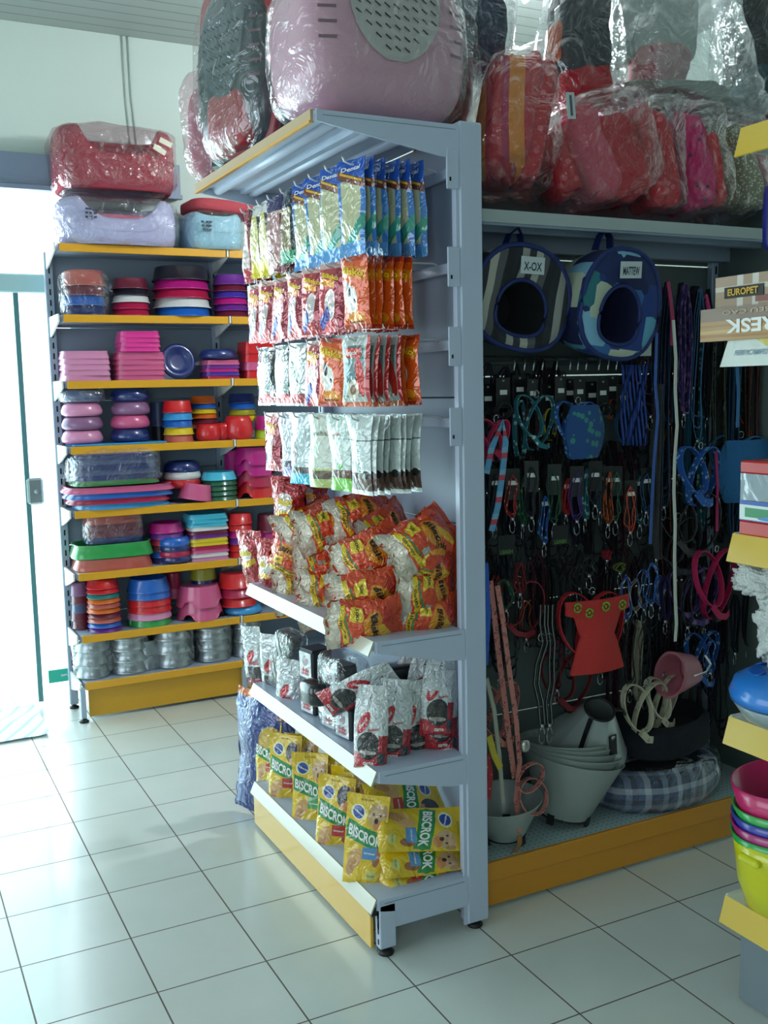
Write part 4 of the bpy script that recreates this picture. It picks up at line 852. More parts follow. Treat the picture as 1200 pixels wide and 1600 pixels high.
fstack(5, 298, 340, 615, 665, ['orange', 'maroon', 'orange', 'yellow', 'blue', 'orange'], 'narrow banded stack at back', 'pail', front=False, dz=.06)
for i, (a, b_) in enumerate(((306, 345), (332, 366), (350, 396))): fstack(5, a, b_, 664 - (10 if i == 2 else 0), 690, ['red'], 'trio of red bowls, %s one' % ('left', 'middle', 'right')[i], 'round', yc=.93 + .03 * (i % 2))
fstack(5, 357, 400, 613, 655, ['yellow', 'olive', 'blue', 'navy'], 'yellow blue stack at back', 'pail', front=False, dz=.09)
fstack(5, 398, 440, 655, 690, ['lime', 'magenta'], 'lime and magenta pair', 'pail')
for i, (c, x0, x1) in enumerate((('sky', 122, 262), ('crimson', 110, 262), ('blue', 106, 266), ('pink', 103, 268))):
    fstack(4, x0 - 4, x1, 788 - i * 8, 797 - i * 8, [c], 'wide low stack, %s up' % ordn(i), 'tray', dz=.026 * i, yc=.985)
fstack(4, 112, 246, 711, 768, ['green', 'navy', 'slate', 'navy', 'slate', 'navy', 'mauve'], 'bagged tray stack at left', 'tray', over=1.2, dz=.112, bag=True, yc=.985)
fstack(4, 257, 314, 723, 764, ['red', 'white', 'navy'], 'red white stack', 'round', dz=.07, yc=.99)
fstack(4, 315, 372, 738, 782, ['dark green', 'dark green', 'dark green', 'dark green', 'cyan'], 'dark green stack', 'bowl')
b = bowl_mesh('bowl', .085, .08); p = at(304, 772, Y=.93); tag(b.build('pet_bowl', plast(CN['pink']), loc=(p.x, .93, 1.02), rot=(0, D(10), 0)), 'small pink bowl tilted in front of the red and white stack, fifth shelf', 'bowl')
def bucket(lv, x0, x1, yt, yb, cols, desc):
    Y = .97; k = ppm(at(x0, yb, Y=Y)); r = (x1 - x0) / 2 / k; X = at((x0 + x1) / 2, yb, Y=Y).x; H = (yb - yt) / k; st = H / (len(cols) + .6)
    for i, c in enumerate(cols):
        b = MB(); h = st * 1.6
        def f(u, v):
            a = 2 * PI * u; z = h * v; arch = abs(((u * 4) % 1) - .5) < .17
            if arch: z = max(z, h * .32 * math.sqrt(max(0, 1 - (abs(((u * 4) % 1) - .5) / .17) ** 2)))
            return Vector((r * (1 - .2 * v) * math.cos(a), r * (1 - .2 * v) * math.sin(a), z))
        b.grid(f, 48, 8, cu=True); b.lathe([(r * .8, h), (0, h)], 48)
        tag(b.build('raised_feeder', plast(CN[c]), loc=(X, Y, LV[lv] + .002 + st * i)), '%s arched feeder, %s of stack at %s, %s shelf' % (c, ordn(i) + ' up', desc, LN[lv]), 'feeder', 'arched feeders')
bucket(4, 366, 432, 702, 780, ['red', 'crimson', 'magenta', 'magenta'], 'right by packs')
fstack(4, 350, 380, 700, 738, ['magenta'], 'magenta pail at back', 'pail', front=False, dz=.12)
fstack(3, 116, 236, 873, 891, ['salmon'], 'long low pile at left', 'tray', yc=.985)
fstack(3, 113, 236, 853, 874, ['green'], 'low pile over salmon', 'tray', dz=.06, yc=.985)
fstack(3, 134, 222, 808, 854, ['navy', 'maroon', 'maroon', 'salmon'], 'bagged green-tray stack', 'tray', dz=.125, bag=True, yc=.985)
fstack(3, 232, 290, 804, 866, ['navy', 'blue', 'maroon', 'crimson', 'purple', 'magenta'], 'purple stack', 'bowl', front=False)
fstack(3, 247, 300, 841, 882, ['navy', 'crimson', 'navy', 'blue'], 'blue front stack', 'round', over=1.9)
fstack(3, 292, 354, 800, 872, ['lightpink', 'white', 'pink', 'crimson', 'yellow', 'yellow', 'purple', 'maroon', 'white', 'cyan', 'cyan', 'cyan'], 'rainbow stack', 'square', over=1.3)
fstack(3, 356, 396, 801, 869, ['red', 'red', 'purple', 'magenta', 'red', 'red'], 'red purple stack', 'pail')
fstack(3, 402, 450, 806, 868, ['crimson', 'magenta', 'maroon'], 'crimson stack behind the silver bags', 'pail')
fstack(2, 114, 142, 908, 982, ['maroon', 'maroon', 'slate', 'maroon', 'mauve'], 'dim narrow stack at left end', 'pail', front=False)
fstack(2, 139, 190, 907, 989, ['purple', 'blue', 'salmon', 'maroon', 'orange', 'salmon', 'orange', 'teal', 'red', 'red'], 'tall orange banded stack', 'pail', over=1.8)
fstack(2, 201, 269, 913, 986, ['green', 'lightpink', 'red', 'red', 'blue', 'blue'], 'wide blue red green stack', 'bowl', over=2.)
fstack(2, 258, 284, 905, 945, ['pink', 'crimson'], 'pink pair at back', 'pail', front=False, dz=.1)
fstack(2, 298, 340, 895, 924, ['navy', 'olive'], 'olive bowl pair at back', 'bowl', front=False, dz=.15)
bucket(2, 276, 351, 922, 974, ['pink', 'pink'], 'middle')
fstack(2, 350, 410, 949, 962, ['sky'], 'sky base under red stack', 'round', yc=.95)
fstack(2, 343, 400, 898, 950, ['red', 'crimson', 'red'], 'red stack on sky base', 'pail', dz=.045, yc=.95)
ALU = mat('aluminium bowl metal', '#aab0b4', .28, .9); 
def alu(x0, x1, yt, yb, n, desc, tall=False):
    Y = .96; k = ppm(at(x0, yb, Y=Y)); r = (x1 - x0) / 2 / k; X = at((x0 + x1) / 2, yb, Y=Y).x; H = (yb - yt) / k; st = H / n
    for i in range(n):
        b = MB(); h = st * 1.0; b.lathe([(r, 0), (r * 1.02, .004), (r * .98, .01), (r * .8, h * .88), (r * .82, h * .93), (r * .76, h * .95), (r * .6, h * .5), (0, h * .45)], 32)
        tag(b.build('metal_bowl', ALU, loc=(X + rnd.uniform(-.004, .004), Y, .192 + st * i)), 'aluminium bowl, %s of %s, bottom shelf' % ('bottom' if i == 0 else 'top' if i == n - 1 else ordn(i) + ' up', desc), 'metal bowl', 'aluminium bowls on the bottom shelf')
    b = MB(); b.sup(r * 1.12, r * 1.1, H / 2 * 1.06, .3, .8, 28, 20, c=(0, 0, H / 2 * 1.02), nz=.07, nsc=14, seed=x0)
    tag(b.build('plastic_bag', BAGF, loc=(X, Y, .191)), 'clear bag around the ' + desc + ' on the bottom shelf', 'plastic bag')
alu(120, 172, 1006, 1068, 3, 'leftmost metal stack'); alu(175, 233, 1003, 1074, 4, 'second metal stack'); alu(241, 301, 992, 1056, 3, 'third metal stack'); alu(306, 360, 986, 1052, 4, 'fourth metal stack'); alu(363, 410, 980, 1044, 3, 'fifth metal stack'); alu(212, 248, 1000, 1046, 2, 'small stack behind the second')

# beds on the top of the far unit
def petbed(x0, x1, yt, yb, zb, Y, m_wall, m_cush, lab, ry=.19, wrapm=BAGF, dip=.45, print_=False, twotone=None):
    k = ppm(at((x0 + x1) / 2, yb, Y=Y - ry)); rx = (x1 - x0) / 2 / k * .96; H = (yb - yt) / k; X = at((x0 + x1) / 2, yb, Y=Y - ry).x
    t = empty('pet_bed', (X, Y, zb), (0, 0, 0), lab, 'pet bed')
    def wallf(u, v):
        a = 2 * PI * u; sg = lambda x, e: math.copysign(abs(x) ** e, x)
        fr = max(0, -math.sin(a)) ** 2 * (abs(math.cos(a)) < .75)
        dipk = 1 - dip * max(0, (1 - (abs(math.cos(a)) / .62) ** 2)) * (math.sin(a) < 0)
        th = 2 * PI * v; hh = H * dipk
        rr = 1 - .11 + .11 * math.cos(th); z = hh / 2 + hh / 2 * sg(math.sin(th), .7)
        n = 1 + .03 * noise.noise(Vector((3 * u, 3 * v, x0)))
        return Vector((rx * rr * sg(math.cos(a), .6) * n, ry * rr * sg(math.sin(a), .6) * n, z))
    b = MB(); b.grid(wallf, 56, 16, cu=True); b.build('padded_wall', m_wall, t)
    b = MB(); b.sup(rx * .82, ry * .8, H * .3, .5, .6, 30, 12, c=(0, 0, H * .42), nz=.05); b.build('cushion', m_cush, t)
    if print_:
        b = MB()
        for i in range(9):
            x = -rx * .62 + (i % 3) * .018 + rnd.uniform(-.003, .003); z = H * .68 - (i // 3) * .018
            b.box(x, x + .012, -ry - .012, -ry - .004, z, z + .008)
        q = b.build('dark_print', mat('dark navy print', '#27304f', .6), t)
    b = MB(); b.sup(rx * 1.04, ry * 1.1, H / 2 * 1.06, .35, .5, 48, 26, c=(0, 0, H / 2 * 1.04), nz=.06, nsc=9, seed=yt); b.build('plastic_wrap', wrapm, t)
    return t, rx, H
RPL = mat('dusky red plush', '#a03a48', .9, bump=.25, bscale=80); LIL = mat('pale lilac cotton', '#b9b4d6', .85, bump=.2, bscale=70); PKC = mat('rose pink plush', '#d06a86', .9, bump=.25, bscale=80); LBL = mat('light blue cotton', '#9cc6d6', .85, bump=.2, bscale=70); RDQ = mat('red quilt', '#b5444e', .85, bump=.25, bscale=80)
petbed(97, 293, 314, 386, 2.232, 1.0, LIL, PKC, 'pale lilac pet bed with rose cushion, under the dusky red bed', print_=True)
t, rx, H = petbed(96, 292, 222, 318, 2.48, 1.0, RPL, mat('dark rose plush', '#8a2a3c', .9, bump=.3, bscale=80), 'dusky red pet bed in plastic, stacked on the pale lilac bed', wrapm=BAGP)
b = MB()
for dx, dz, a in ((.17, .18, .5), (.2, .215, .4)): b.box(-.03, .03, -.001, .001, -.012, .012, 0, T(dx, -.215, dz) @ Matrix.Rotation(a, 4, 'Y'))
b.build('paper_tags', mat('cream tag paper', '#d9d2bd', .6), t)
petbed(296, 392, 330, 387, 2.232, .99, LBL, RDQ, 'light blue pet bed with dark print beside the lilac bed', ry=.16, dip=.1, print_=True)
p = at(345, 330, Y=.95); b = MB(); b.sup(.17, .15, .035, .4, .5, 30, 12, nz=.05); tag(b.build('flat_cushion', RDQ, loc=(p.x, .99, 2.44), rot=(0, D(3), 0)), 'flat red quilted cushion lying on the light blue bed', 'cushion')
# doormat in the street doorway
b = MB()
b.grid(lambda u, v: Vector((-.42 + .4 * (u - .5), .98 + .5 * (v - .5), .012 + .012 * noise.noise(Vector((u * 3, v * 3, 1))) + .03 * max(0, u - .85))), 16, 16); b.box(-.6, -.25, .75, 1.2, .001, .004)
tag(b.build('doormat', stripes('blue and white check mat', ['#dfe8ee', '#dfe8ee', '#dfe8ee', '#5d8ab0'], 14, 0, .6, check=True, angle=30)), 'blue and white checked mat curling up on the floor in the doorway', 'mat')
# ---------------------------------------------------------------- bay goods: leashes, collars, harnesses
def web(c, rough=.75): return mat('webbing ' + c.strip('#'), c, rough, 0, .05, .3, 120)
STEEL = mat('snap hook steel', '#b9bcc0', .25, 1.); BRS = mat('dark clip metal', '#55585c', .35, .9)
W2 = {'blue print': spots('blue print webbing', '#2a5fae', '#9cc0e0', 55, .3), 'teal print': spots('teal print webbing', '#2b6f7c', '#a9d3cf', 50, .32), 'pink print': spots('salmon print webbing', '#c98076', '#d9b2a2', 60, .35, c3='#8a4a52'), 'camo': spots('purple camouflage webbing', '#4b3a72', '#8a6a9c', 40, .4),
      'red print': spots('red print webbing', '#a82a30', '#e0a090', 60, .25), 'candy print': stripes('red and sky blue webbing', ['#5f9fc9', '#5f9fc9', '#c24a5c', '#7fb0cf'], 16, 2, .7), 'bone print': stripes('blue white collar print', ['#5470b8', '#b9c2dc', '#5470b8', '#38509a'], 40, 0, .7), 'reflective': stripes('black webbing with pale reflective stripe', ['#17181b', '#17181b', '#a8aaa6', '#17181b', '#17181b'], 1, 0, .6, uv=True),
      'orange print': spots('orange print webbing', '#b5552a', '#3a3230', 50, .4), 'cream': spots('cream webbing', '#c4bda4', '#a39a80', 40, .3), 'yellow print': spots('yellow and blue webbing', '#b9a530', '#28508c', 45, .4), 'dark camo': spots('dark print webbing', '#262b30', '#4f5c58', 50, .35), 'green print': spots('green print webbing', '#20513c', '#5f9a6c', 55, .3)}
def clip(b, p, mi, s=1., n=8):
    """swivel snap hook hanging from p"""
    p = Vector(p); b.lathe([(0, 0), (.006, 0), (.007, -.01), (.004, -.014), (0, -.014)], 10, mi, p)
    pts = [p + Vector((x * s, 0, z * s)) for x, z in ((0, -.012), (.008, -.02), (.011, -.035), (.009, -.055), (0, -.064), (-.009, -.055), (-.011, -.035), (-.008, -.02))]
    b.tube(pts, .0022 * s, 6, mi, closed=True)
def ell(cx, cz, rx, rz, n=20, y=0., tilt=0., yb=0.):
    o = []
    for i in range(n):
        a = 2 * PI * i / n; x = rx * math.cos(a); z = rz * math.sin(a); o.append((cx + x * math.cos(tilt) - z * math.sin(tilt), y + yb * math.sin(a), cz + x * math.sin(tilt) + z * math.cos(tilt)))
    return o
LC = Counter()
def leash(px, yt, yb, m, Y=-1.42, w=.016, loops=2, lab=None, hw=.014, metal=STEEL, card=False, clipn=True, cat='leash', grp='leashes hanging in the dark bay', lean=0.):
    p = at(px, yt, Y=Y); L_ = (yb - yt) / ppm(p); m_ = W2.get(m) or web(m)
    t = empty('leash', p, (0, 0, rnd.uniform(-.5, .5)), lab, cat, grp)
    b = MB(); ln = L_ - (.07 if clipn else 0)
    for k in range(loops):
        o = (k - (loops - 1) / 2) * .007; l2 = ln * (1 - .08 * k); ww = hw * (1 + .3 * k); sd = rnd.random() * 9
        pts = []; N_ = 14
        for i in range(N_): q = i / N_; pts.append((-ww * min(1, math.sin(PI * min(.5, q) + .02) * 1.6) + .006 * math.sin(q * 5 + sd) + lean * q, o, -l2 * q))
        pts += [(-ww * .7 + lean, o, -l2), (lean, o, -l2 - .008), (ww * .7 + lean, o, -l2)]
        for i in range(N_ - 1, -1, -1): q = i / N_; pts.append((ww * min(1, math.sin(PI * min(.5, q) + .02) * 1.6) + .006 * math.sin(q * 6 + sd) + lean * q, o, -l2 * q))
        b.strap(pts, w, .002, (.45, .9, 0), 0, closed=True)
    b.build('strap', m_, t)
    if clipn:
        b = MB(); clip(b, (lean, 0, -ln - .004), 0, .8); b.build('snap_hook', metal, t)
    if card:
        b = MB(); b.rbox(-.022, .022, -.004, -.002, -.075, .02, .001); c = b.build('header_card', BLK, t); b = MB(); b.rbox(-.013, .013, -.0055, -.0042, -.03, -.017, .0003); b.build('price_tag', WHT, c)
    return t
def cardc(px, yt, yb, m, lab, Y=-1.44, w=.02, rx=.028, tagpos=.4, text=None, cardh=.09, cat='collar'):
    """black header card with a curled collar or small harness below it"""
    p = at(px, yt, Y=Y); L_ = (yb - yt) / ppm(p); m_ = W2.get(m) or web(m)
    t = empty('carded_collar', p, (0, 0, rnd.uniform(-.35, .35)), lab, cat, 'carded collars hanging in the dark bay')
    b = MB(); b.rbox(-.027, .027, -.001, .001, -cardh, .0, .0005); b.box(-.004, .004, -.0016, -.001, -.012, -.006, 1); c = b.build('header_card', [BLK, mat('card emblem grey', '#8d9294', .5)], t)
    b = MB(); b.rbox(-.014, .014, -.0024, -.0012, -cardh * tagpos - .014, -cardh * tagpos, .0002); b.build('price_tag', WHT, c)
    if text:
        b = MB(); flat_text(b, text, 0, T(0, -.0016, -cardh + .012) @ Matrix.Rotation(PI / 2, 4, 'X'), .042); b.build('card_lettering', mat('green lettering', '#5c8f3a', .5), c)
    b = MB(); rzz = max(.02, (L_ - cardh) / 2 + .01); b.strap(ell(0, -cardh - rzz + .015, rx, rzz, 22), w, .003, (0, 1, 0), 0, closed=True); b.build('collar_strap', m_, t)
    b = MB(); b.rbox(-.012, .012, -.014, .014, -L_ - .004, -L_ + .012, .003); b.build('buckle', BLK, t); return t
def harness(px, py, sc, m, lab, Y=-1.45, yaw=0., rings=True, w=.02, vest=None, cat='harness', flowers=False, top=None):
    """webbing dog harness hanging from its back strap: neck loop, girth loop, chest strap, buckles and rings"""
    p = at(px, py, Y=Y); m_ = W2.get(m) or web(m)
    t = empty('harness', p, (0, 0, yaw), lab, cat, 'harnesses hanging in the dark bay')
    b = MB(); b.strap(ell(-.045 * sc, -.1 * sc, .06 * sc, .085 * sc, 24, tilt=.25, yb=.02), w * sc, .0035, (.2, 1, 0), 0, closed=True); b.build('neck_loop', m_, t)
    b = MB(); b.strap(ell(.035 * sc, -.13 * sc, .07 * sc, .11 * sc, 24, y=.012, tilt=-.2, yb=-.02), w * sc, .0035, (.2, 1, 0), 0, closed=True); b.build('girth_loop', m_, t)
    b = MB(); b.strap([(-.05 * sc, -.02, -.18 * sc), (-.02 * sc, -.026, -.215 * sc), (.02 * sc, -.026, -.225 * sc), (.06 * sc, -.012, -.22 * sc)], w * sc, .0035, (0, 0, 1)); b.build('chest_strap', m_, t)
    b = MB(); b.rbox(-.016 * sc, .016 * sc, -.016, .004, -.24 * sc, -.205 * sc, .004); b.build('buckle', BLK, t)
    if rings:
        b = MB(); b.tube(ell(0, -.015 * sc, .011, .011, 14), .0022, 6, closed=True); b.build('metal_ring', STEEL, t)
    if vest:
        def vf(u, v):
            x = (u - .5) * .2 * sc * ((1.05 if v < .2 else .55 + .6 * abs(v - .5) ** .8) if flowers else (.75 + .35 * math.sin(PI * v))); return Vector((x, -.03 - .02 * math.cos((u - .5) * PI), -.03 * sc - .2 * sc * v))
        b = MB(); b.grid(vf, 22, 22); b.grid(lambda u, v: vf(u, v) + Vector((0, .006, 0)), 22, 22); o = b.build('vest_panel', vest, t)
        if flowers:
            b = MB()
            for u, v in ((.14, .08), (.3, .16), (.55, .1), (.85, .12)):
                c = vf(u, v) + Vector((0, -.003, 0)); b.tube([c + Vector((.013 * math.cos(a), 0, .013 * math.sin(a))) for a in [i * PI / 6 for i in range(12)]], .003, 6, closed=True); b.sup(.005, .002, .005, 1, 1, 8, 6, c=c)
            b.build('flower_print', mat('lime flower print', '#7fb03a', .6), o)
    return t
# long leashes on the right half, top rail
pal = ['#5a1f2a', '#2b3c6e', '#3a2530', 'red print', '#20242c', '#4a2f5a', 'blue print', '#702030', '#1d3a58', '#2f6f96', '#333038', 'camo', '#286f86', '#23202a', '#3d6f9a', 'teal print', '#30323a', '#3b4a38', '#504640', 'dark camo', '#24506e', '#2a2e36', 'green print', '#5c3030', '#28425a', '#352a40', '#484848', 'orange print']
cname = {'#5a1f2a': 'dark wine red', '#2b3c6e': 'dull navy blue', '#3a2530': 'dark plum brown', '#20242c': 'near-black', '#4a2f5a': 'dark purple', '#702030': 'deep red', '#1d3a58': 'ink blue', '#2f6f96': 'steel blue', '#333038': 'charcoal', '#286f86': 'petrol blue', '#23202a': 'black violet', '#3d6f9a': 'denim blue', '#30323a': 'slate black', '#3b4a38': 'moss green', '#504640': 'taupe brown', '#24506e': 'ocean blue', '#2a2e36': 'blue black', '#5c3030': 'rust brown', '#28425a': 'storm blue', '#352a40': 'aubergine', '#484848': 'mid grey', 'camo': 'purple camouflage', 'red print': 'red printed', 'blue print': 'blue printed', 'teal print': 'teal printed', 'dark camo': 'dark mottled', 'green print': 'green printed', 'orange print': 'orange printed'}
tops = [(970, 402, 520), (980, 410, 600), (990, 412, 560), (1000, 418, 640), (1010, 425, 590), (1018, 440, 690), (1026, 430, 720), (1034, 450, 640), (1041, 440, 820), (1049, 446, 700), (1064, 442, 760), (1071, 446, 690), (1078, 452, 820), (1086, 448, 640), (1093, 452, 720), (1101, 460, 860), (1108, 452, 690), (1128, 458, 800), (1136, 450, 640), (1145, 460, 760), (1153, 455, 900), (1162, 460, 700), (1170, 455, 820), (1179, 460, 760), (1188, 470, 900), (1196, 460, 800), (1028, 600, 900), (1044, 640, 940)]
for i, (x, yt, yb) in enumerate(tops):
    c = pal[i]; leash(x, yt, yb + rnd.uniform(-15, 15), c, Y=-1.36 - .05 * (i % 3), w=.024, loops=1 + i % 3, lab='%s leash, %s from the left on the top right rail' % (cname[c], ordn(i)), hw=.012 + .004 * (i % 2))
b = MB(); rope = lambda x0, y0, x1, y1, Y, n=14, s=.006: [at(x0 + (x1 - x0) * i / n, y0 + (y1 - y0) * i / n, Y=Y) + Vector((s * math.sin(i * 1.1), 0, 0)) for i in range(n + 1)]
pp = [(1052, 500), (1056, 560), (1055, 610), (1058, 665), (1054, 720), (1053, 770), (1055, 820), (1054, 870), (1055, 930), (1057, 975), (1055, 1002)]
b.strap([at(x, y, Y=-1.53) for x, y in pp], .013, .004, (1, .3, 0)); o = b.build('leash', mat('white webbing', '#dfe0d4', .6)); tag(o, 'long white flat leash hanging down the middle of the right half', 'leash')
b = MB(); b.strap([at(x, y, Y=-1.5) for x, y in ((1044, 440), (1048, 470), (1051, 500), (1050, 540))], .02, .003, (1, .3, 0)); tag(b.build('leash', web('#b0305e')), 'short raspberry leash end above the long white leash', 'leash')
for nm, pts_, c, w, lab in (('leash', [(1103, 460), (1108, 480), (1116, 520), (1112, 516), (1104, 470)], '#c02468', .014, 'bright magenta leash end beside the display carton'), ('leash', [(1119, 705), (1121, 760), (1120, 830)], '#b81d5e', .014, 'straight magenta leash above the magenta harness'), ('leash', [(1026, 520), (1024, 600), (1028, 650), (1022, 720), (1018, 800), (1016, 850)], '#4668b4', .014, 'long mid-blue leash left of the white one'), ('leash', [(1152, 570), (1154, 620), (1152, 668)], '#3f7ab0', .018, 'sky-blue leash above the blue vest harness')):
    b = MB(); b.strap([at(x, y, Y=-1.5) for x, y in pts_], w, .003, (1, .3, 0)); tag(b.build(nm, web(c)), lab, 'leash')
# tag cards
b = MB(); p = at(1009, 544, Y=-1.5); b.rbox(-.022, .022, -.001, .001, -.024, .024, .0004); tag(b.build('price_card', mat('pale card', '#b9c2c0', .6), loc=p), 'pale square price card hanging right of the patchwork pet house', 'price card')
# carded collars, upper rail
cards = [(762, 600, 665, '#22242a', 'black'), (786, 590, 650, '#2c2e34', 'charcoal'), (812, 586, 716, 'teal print', 'teal printed'), (832, 592, 690, '#3a1f24', 'dark brown'), (858, 600, 685, 'yellow print', 'yellow and blue'), (876, 588, 650, '#2b2d31', 'dark grey'), (890, 592, 700, 'blue print', 'blue printed'), (906, 590, 712, 'teal print', 'teal printed'), (925, 596, 690, '#1f2a52', 'navy'), (942, 592, 640, 'dark camo', 'mottled dark'), (957, 586, 652, 'orange print', 'orange printed'), (975, 600, 690, '#24506e', 'ocean blue'), (1002, 610, 700, 'dark camo', 'mottled')]
for i, (x, yt, yb, c, n) in enumerate(cards): cardc(x, yt, yb, c, '%s collar on a black card, %s from left on the upper card rail' % (n, ordn(i)), Y=-1.43 - .03 * (i % 2), rx=.022 + .006 * (i % 2), w=.018)
# carded leashes with clips, middle rail
mids = [(772, 742, 850, '#18303c', 'petrol'), (800, 742, 842, 'red print', 'red printed'), (816, 745, 852, 'green print', 'green printed'), (830, 730, 840, '#22242a', 'black'), (850, 775, 880, 'blue print', 'blue and white'), (866, 735, 850, '#20503c', 'bottle green'), (884, 748, 836, '#b3262a', 'red'), (901, 738, 845, '#4a2f78', 'purple'), (914, 732, 842, 'teal print', 'teal printed'), (930, 730, 820, '#2b2d31', 'dark grey'), (938, 736, 830, '#26506e', 'ocean blue'), (950, 738, 850, 'orange print', 'orange printed'), (962, 738, 845, '#3c6f5c', 'sea green'), (985, 760, 862, '#d2503a', 'orange red'), (1000, 744, 850, 'teal print', 'pale teal'), (1010, 740, 830, '#24456a', 'storm blue')]
for i, (x, yt, yb, c, n) in enumerate(mids): leash(x, yt, yb, c, Y=-1.46 - .02 * (i % 2), w=.02, loops=2, hw=.011, card=True, lab='%s leash with snap hook and card, %s from left on the middle rail' % (n, ordn(i)), grp='carded leashes on the middle rail')
for px, py in ((792, 862), (876, 846)):
    b = MB(); b.rbox(-.03, .03, -.001, .001, -.01, .05, .0005); flat_text(b, 'LEASH', 1, T(-.002, -.0016, .0) @ Matrix.Rotation(PI / 2, 4, 'X'), .044); tag(b.build('header_card', [BLK, mat('green lettering', '#5c8f3a', .5)], loc=at(px, py, Y=-1.5)), 'black card with green lettering under the %s leashes of the middle rail' % ('leftmost' if px < 800 else 'centre'), 'card')
# lower rail
lows = [(775, 900, 1010, '#a3302f', 'brick red'), (790, 905, 985, 'green print', 'green printed'), (812, 880, 960, '#7a1f28', 'wine'), (822, 940, 1030, 'orange print', 'orange printed'), (905, 880, 950, '#26282c', 'black'), (920, 870, 930, '#202225', 'coal'), (948, 860, 905, '#a8283a', 'crimson'), (968, 880, 925, '#6c7a3a', 'olive'), (978, 900, 1000, 'bone print', 'blue bone-print'), (993, 905, 985, 'cream', 'cream'), (1006, 890, 982, 'bone print', 'blue bone-print'), (1018, 880, 975, 'blue print', 'blue printed'), (1032, 900, 978, 'bone print', 'blue bone-print'), (1040, 900, 1000, '#2c2450', 'indigo'), (985, 960, 1110, 'reflective', 'striped black'), (997, 970, 1130, 'cream', 'cream'), (1008, 980, 1120, 'reflective', 'striped black'), (1075, 900, 1010, '#2b2d33', 'dark grey'), (1090, 880, 990, 'camo', 'purple camouflage'), (1150, 930, 1050, '#1d2430', 'blue black'), (1110, 1000, 1080, 'blue print', 'blue printed'), (1170, 900, 1040, '#22252c', 'black'), (870, 1000, 1110, '#6a1f2c', 'wine red'), (938, 980, 1080, 'red print', 'red printed'), (950, 960, 1040, 'green print', 'green printed')]
for i, (x, yt, yb, c, n) in enumerate(lows): leash(x, yt, yb, c, Y=-1.42 - .04 * (i % 3), w=.016, loops=2, hw=.014, lab='%s leash, %s in the lower rows of the dark bay' % (n, ordn(i)), grp='leashes in the lower rows')
# darker leashes filling the rear of the bay
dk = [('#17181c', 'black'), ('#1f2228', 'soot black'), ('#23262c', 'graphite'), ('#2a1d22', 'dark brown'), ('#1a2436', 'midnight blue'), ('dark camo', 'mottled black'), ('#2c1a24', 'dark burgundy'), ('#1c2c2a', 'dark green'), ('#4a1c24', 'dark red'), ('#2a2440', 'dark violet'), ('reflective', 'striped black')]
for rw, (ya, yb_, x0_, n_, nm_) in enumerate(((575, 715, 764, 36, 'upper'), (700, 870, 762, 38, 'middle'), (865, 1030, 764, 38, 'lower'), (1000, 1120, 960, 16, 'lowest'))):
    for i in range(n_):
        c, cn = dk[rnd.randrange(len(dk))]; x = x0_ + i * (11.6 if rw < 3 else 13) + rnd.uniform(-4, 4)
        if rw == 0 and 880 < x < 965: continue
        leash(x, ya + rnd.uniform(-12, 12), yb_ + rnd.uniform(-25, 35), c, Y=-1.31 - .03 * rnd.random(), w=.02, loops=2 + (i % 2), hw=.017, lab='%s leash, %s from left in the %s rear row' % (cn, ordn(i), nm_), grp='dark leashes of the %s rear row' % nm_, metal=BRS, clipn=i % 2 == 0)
# solid blue cord bundle under the patchwork house
for i in range(9):
    x = 972 + i * 4.5; b = MB(); b.tube([at(x + 2 * math.sin(k * .9 + i), 570 + k * 14, Y=-1.5 + .004 * (i % 3)) for k in range(10)], .004, 6); tag(b.build('cord_leash', mat('royal blue cord', '#1c3f8e', .6)), 'royal blue cord, %s from left in the bundle below the patchwork pet house' % ordn(i), 'cord', 'royal blue cords')
# harnesses
H_ = [(775, 650, .55, '#d0305c', 'small hot pink harness beside the grey post', -1.52, dict(w=.03)), (838, 610, .75, 'teal print', 'teal printed harness left of the yellow collar card', -1.48, {}), (903, 620, .8, 'blue print', 'blue printed vest harness in the upper card row', -1.5, dict(vest=spots('blue green print vest', '#1f4a86', '#3c8a80', 40, .4))), (810, 900, .8, '#8a2430', 'dark red harness on the lower left', -1.44, {}),
      (1095, 690, .9, 'blue print', 'blue printed harness right of the white leash', -1.5, dict(w=.03)), (1080, 760, 1., '#3c3a3c', 'dark grey harness below the blue printed one', -1.46, {}), (1158, 672, 1.05, '#3a86b8', 'blue vest harness left of the clear plastic box', -1.46, dict(vest=mat('mid blue mesh vest', '#26679c', .8, bump=.3, bscale=150))), (1120, 850, 1.1, '#c21f55', 'magenta strap harness below the straight magenta leash', -1.5, {}), (1060, 800, .9, '#2f2f36', 'black harness behind the long white leash', -1.44, {}), (1085, 880, .9, 'camo', 'purple camouflage harness left of the magenta one', -1.46, {}), (1100, 980, .9, 'blue print', 'dark blue printed harness above the muzzle', -1.42, {}),
      (888, 1010, .9, '#7a1f28', 'wine red harness under the flowered one', -1.42, {}), (1180, 600, .9, 'orange print', 'orange and green toy-like harness in the dark corner', -1.4, {}), (1010, 1060, .9, 'cream', 'cream webbing harness hanging over the pet bed', -1.52, dict(w=.026)), (1038, 1050, .8, 'cream', 'cream webbing harness below the pink muzzle', -1.5, dict(w=.026)), (780, 1060, .9, 'pink print', 'salmon printed harness hanging high beside the post', -1.5, {})]
for px, py, sc, m, lab, Y, kw in H_: harness(px, py, sc, m, lab, Y, rnd.uniform(-.4, .4), **kw)
harness(925, 915, 1.15, '#c02430', 'large red vest harness with lime flowers in the middle of the bay', -1.52, 0, vest=mat('red flowered vest', '#c8302c', .7, bump=.2, bscale=120), flowers=True)
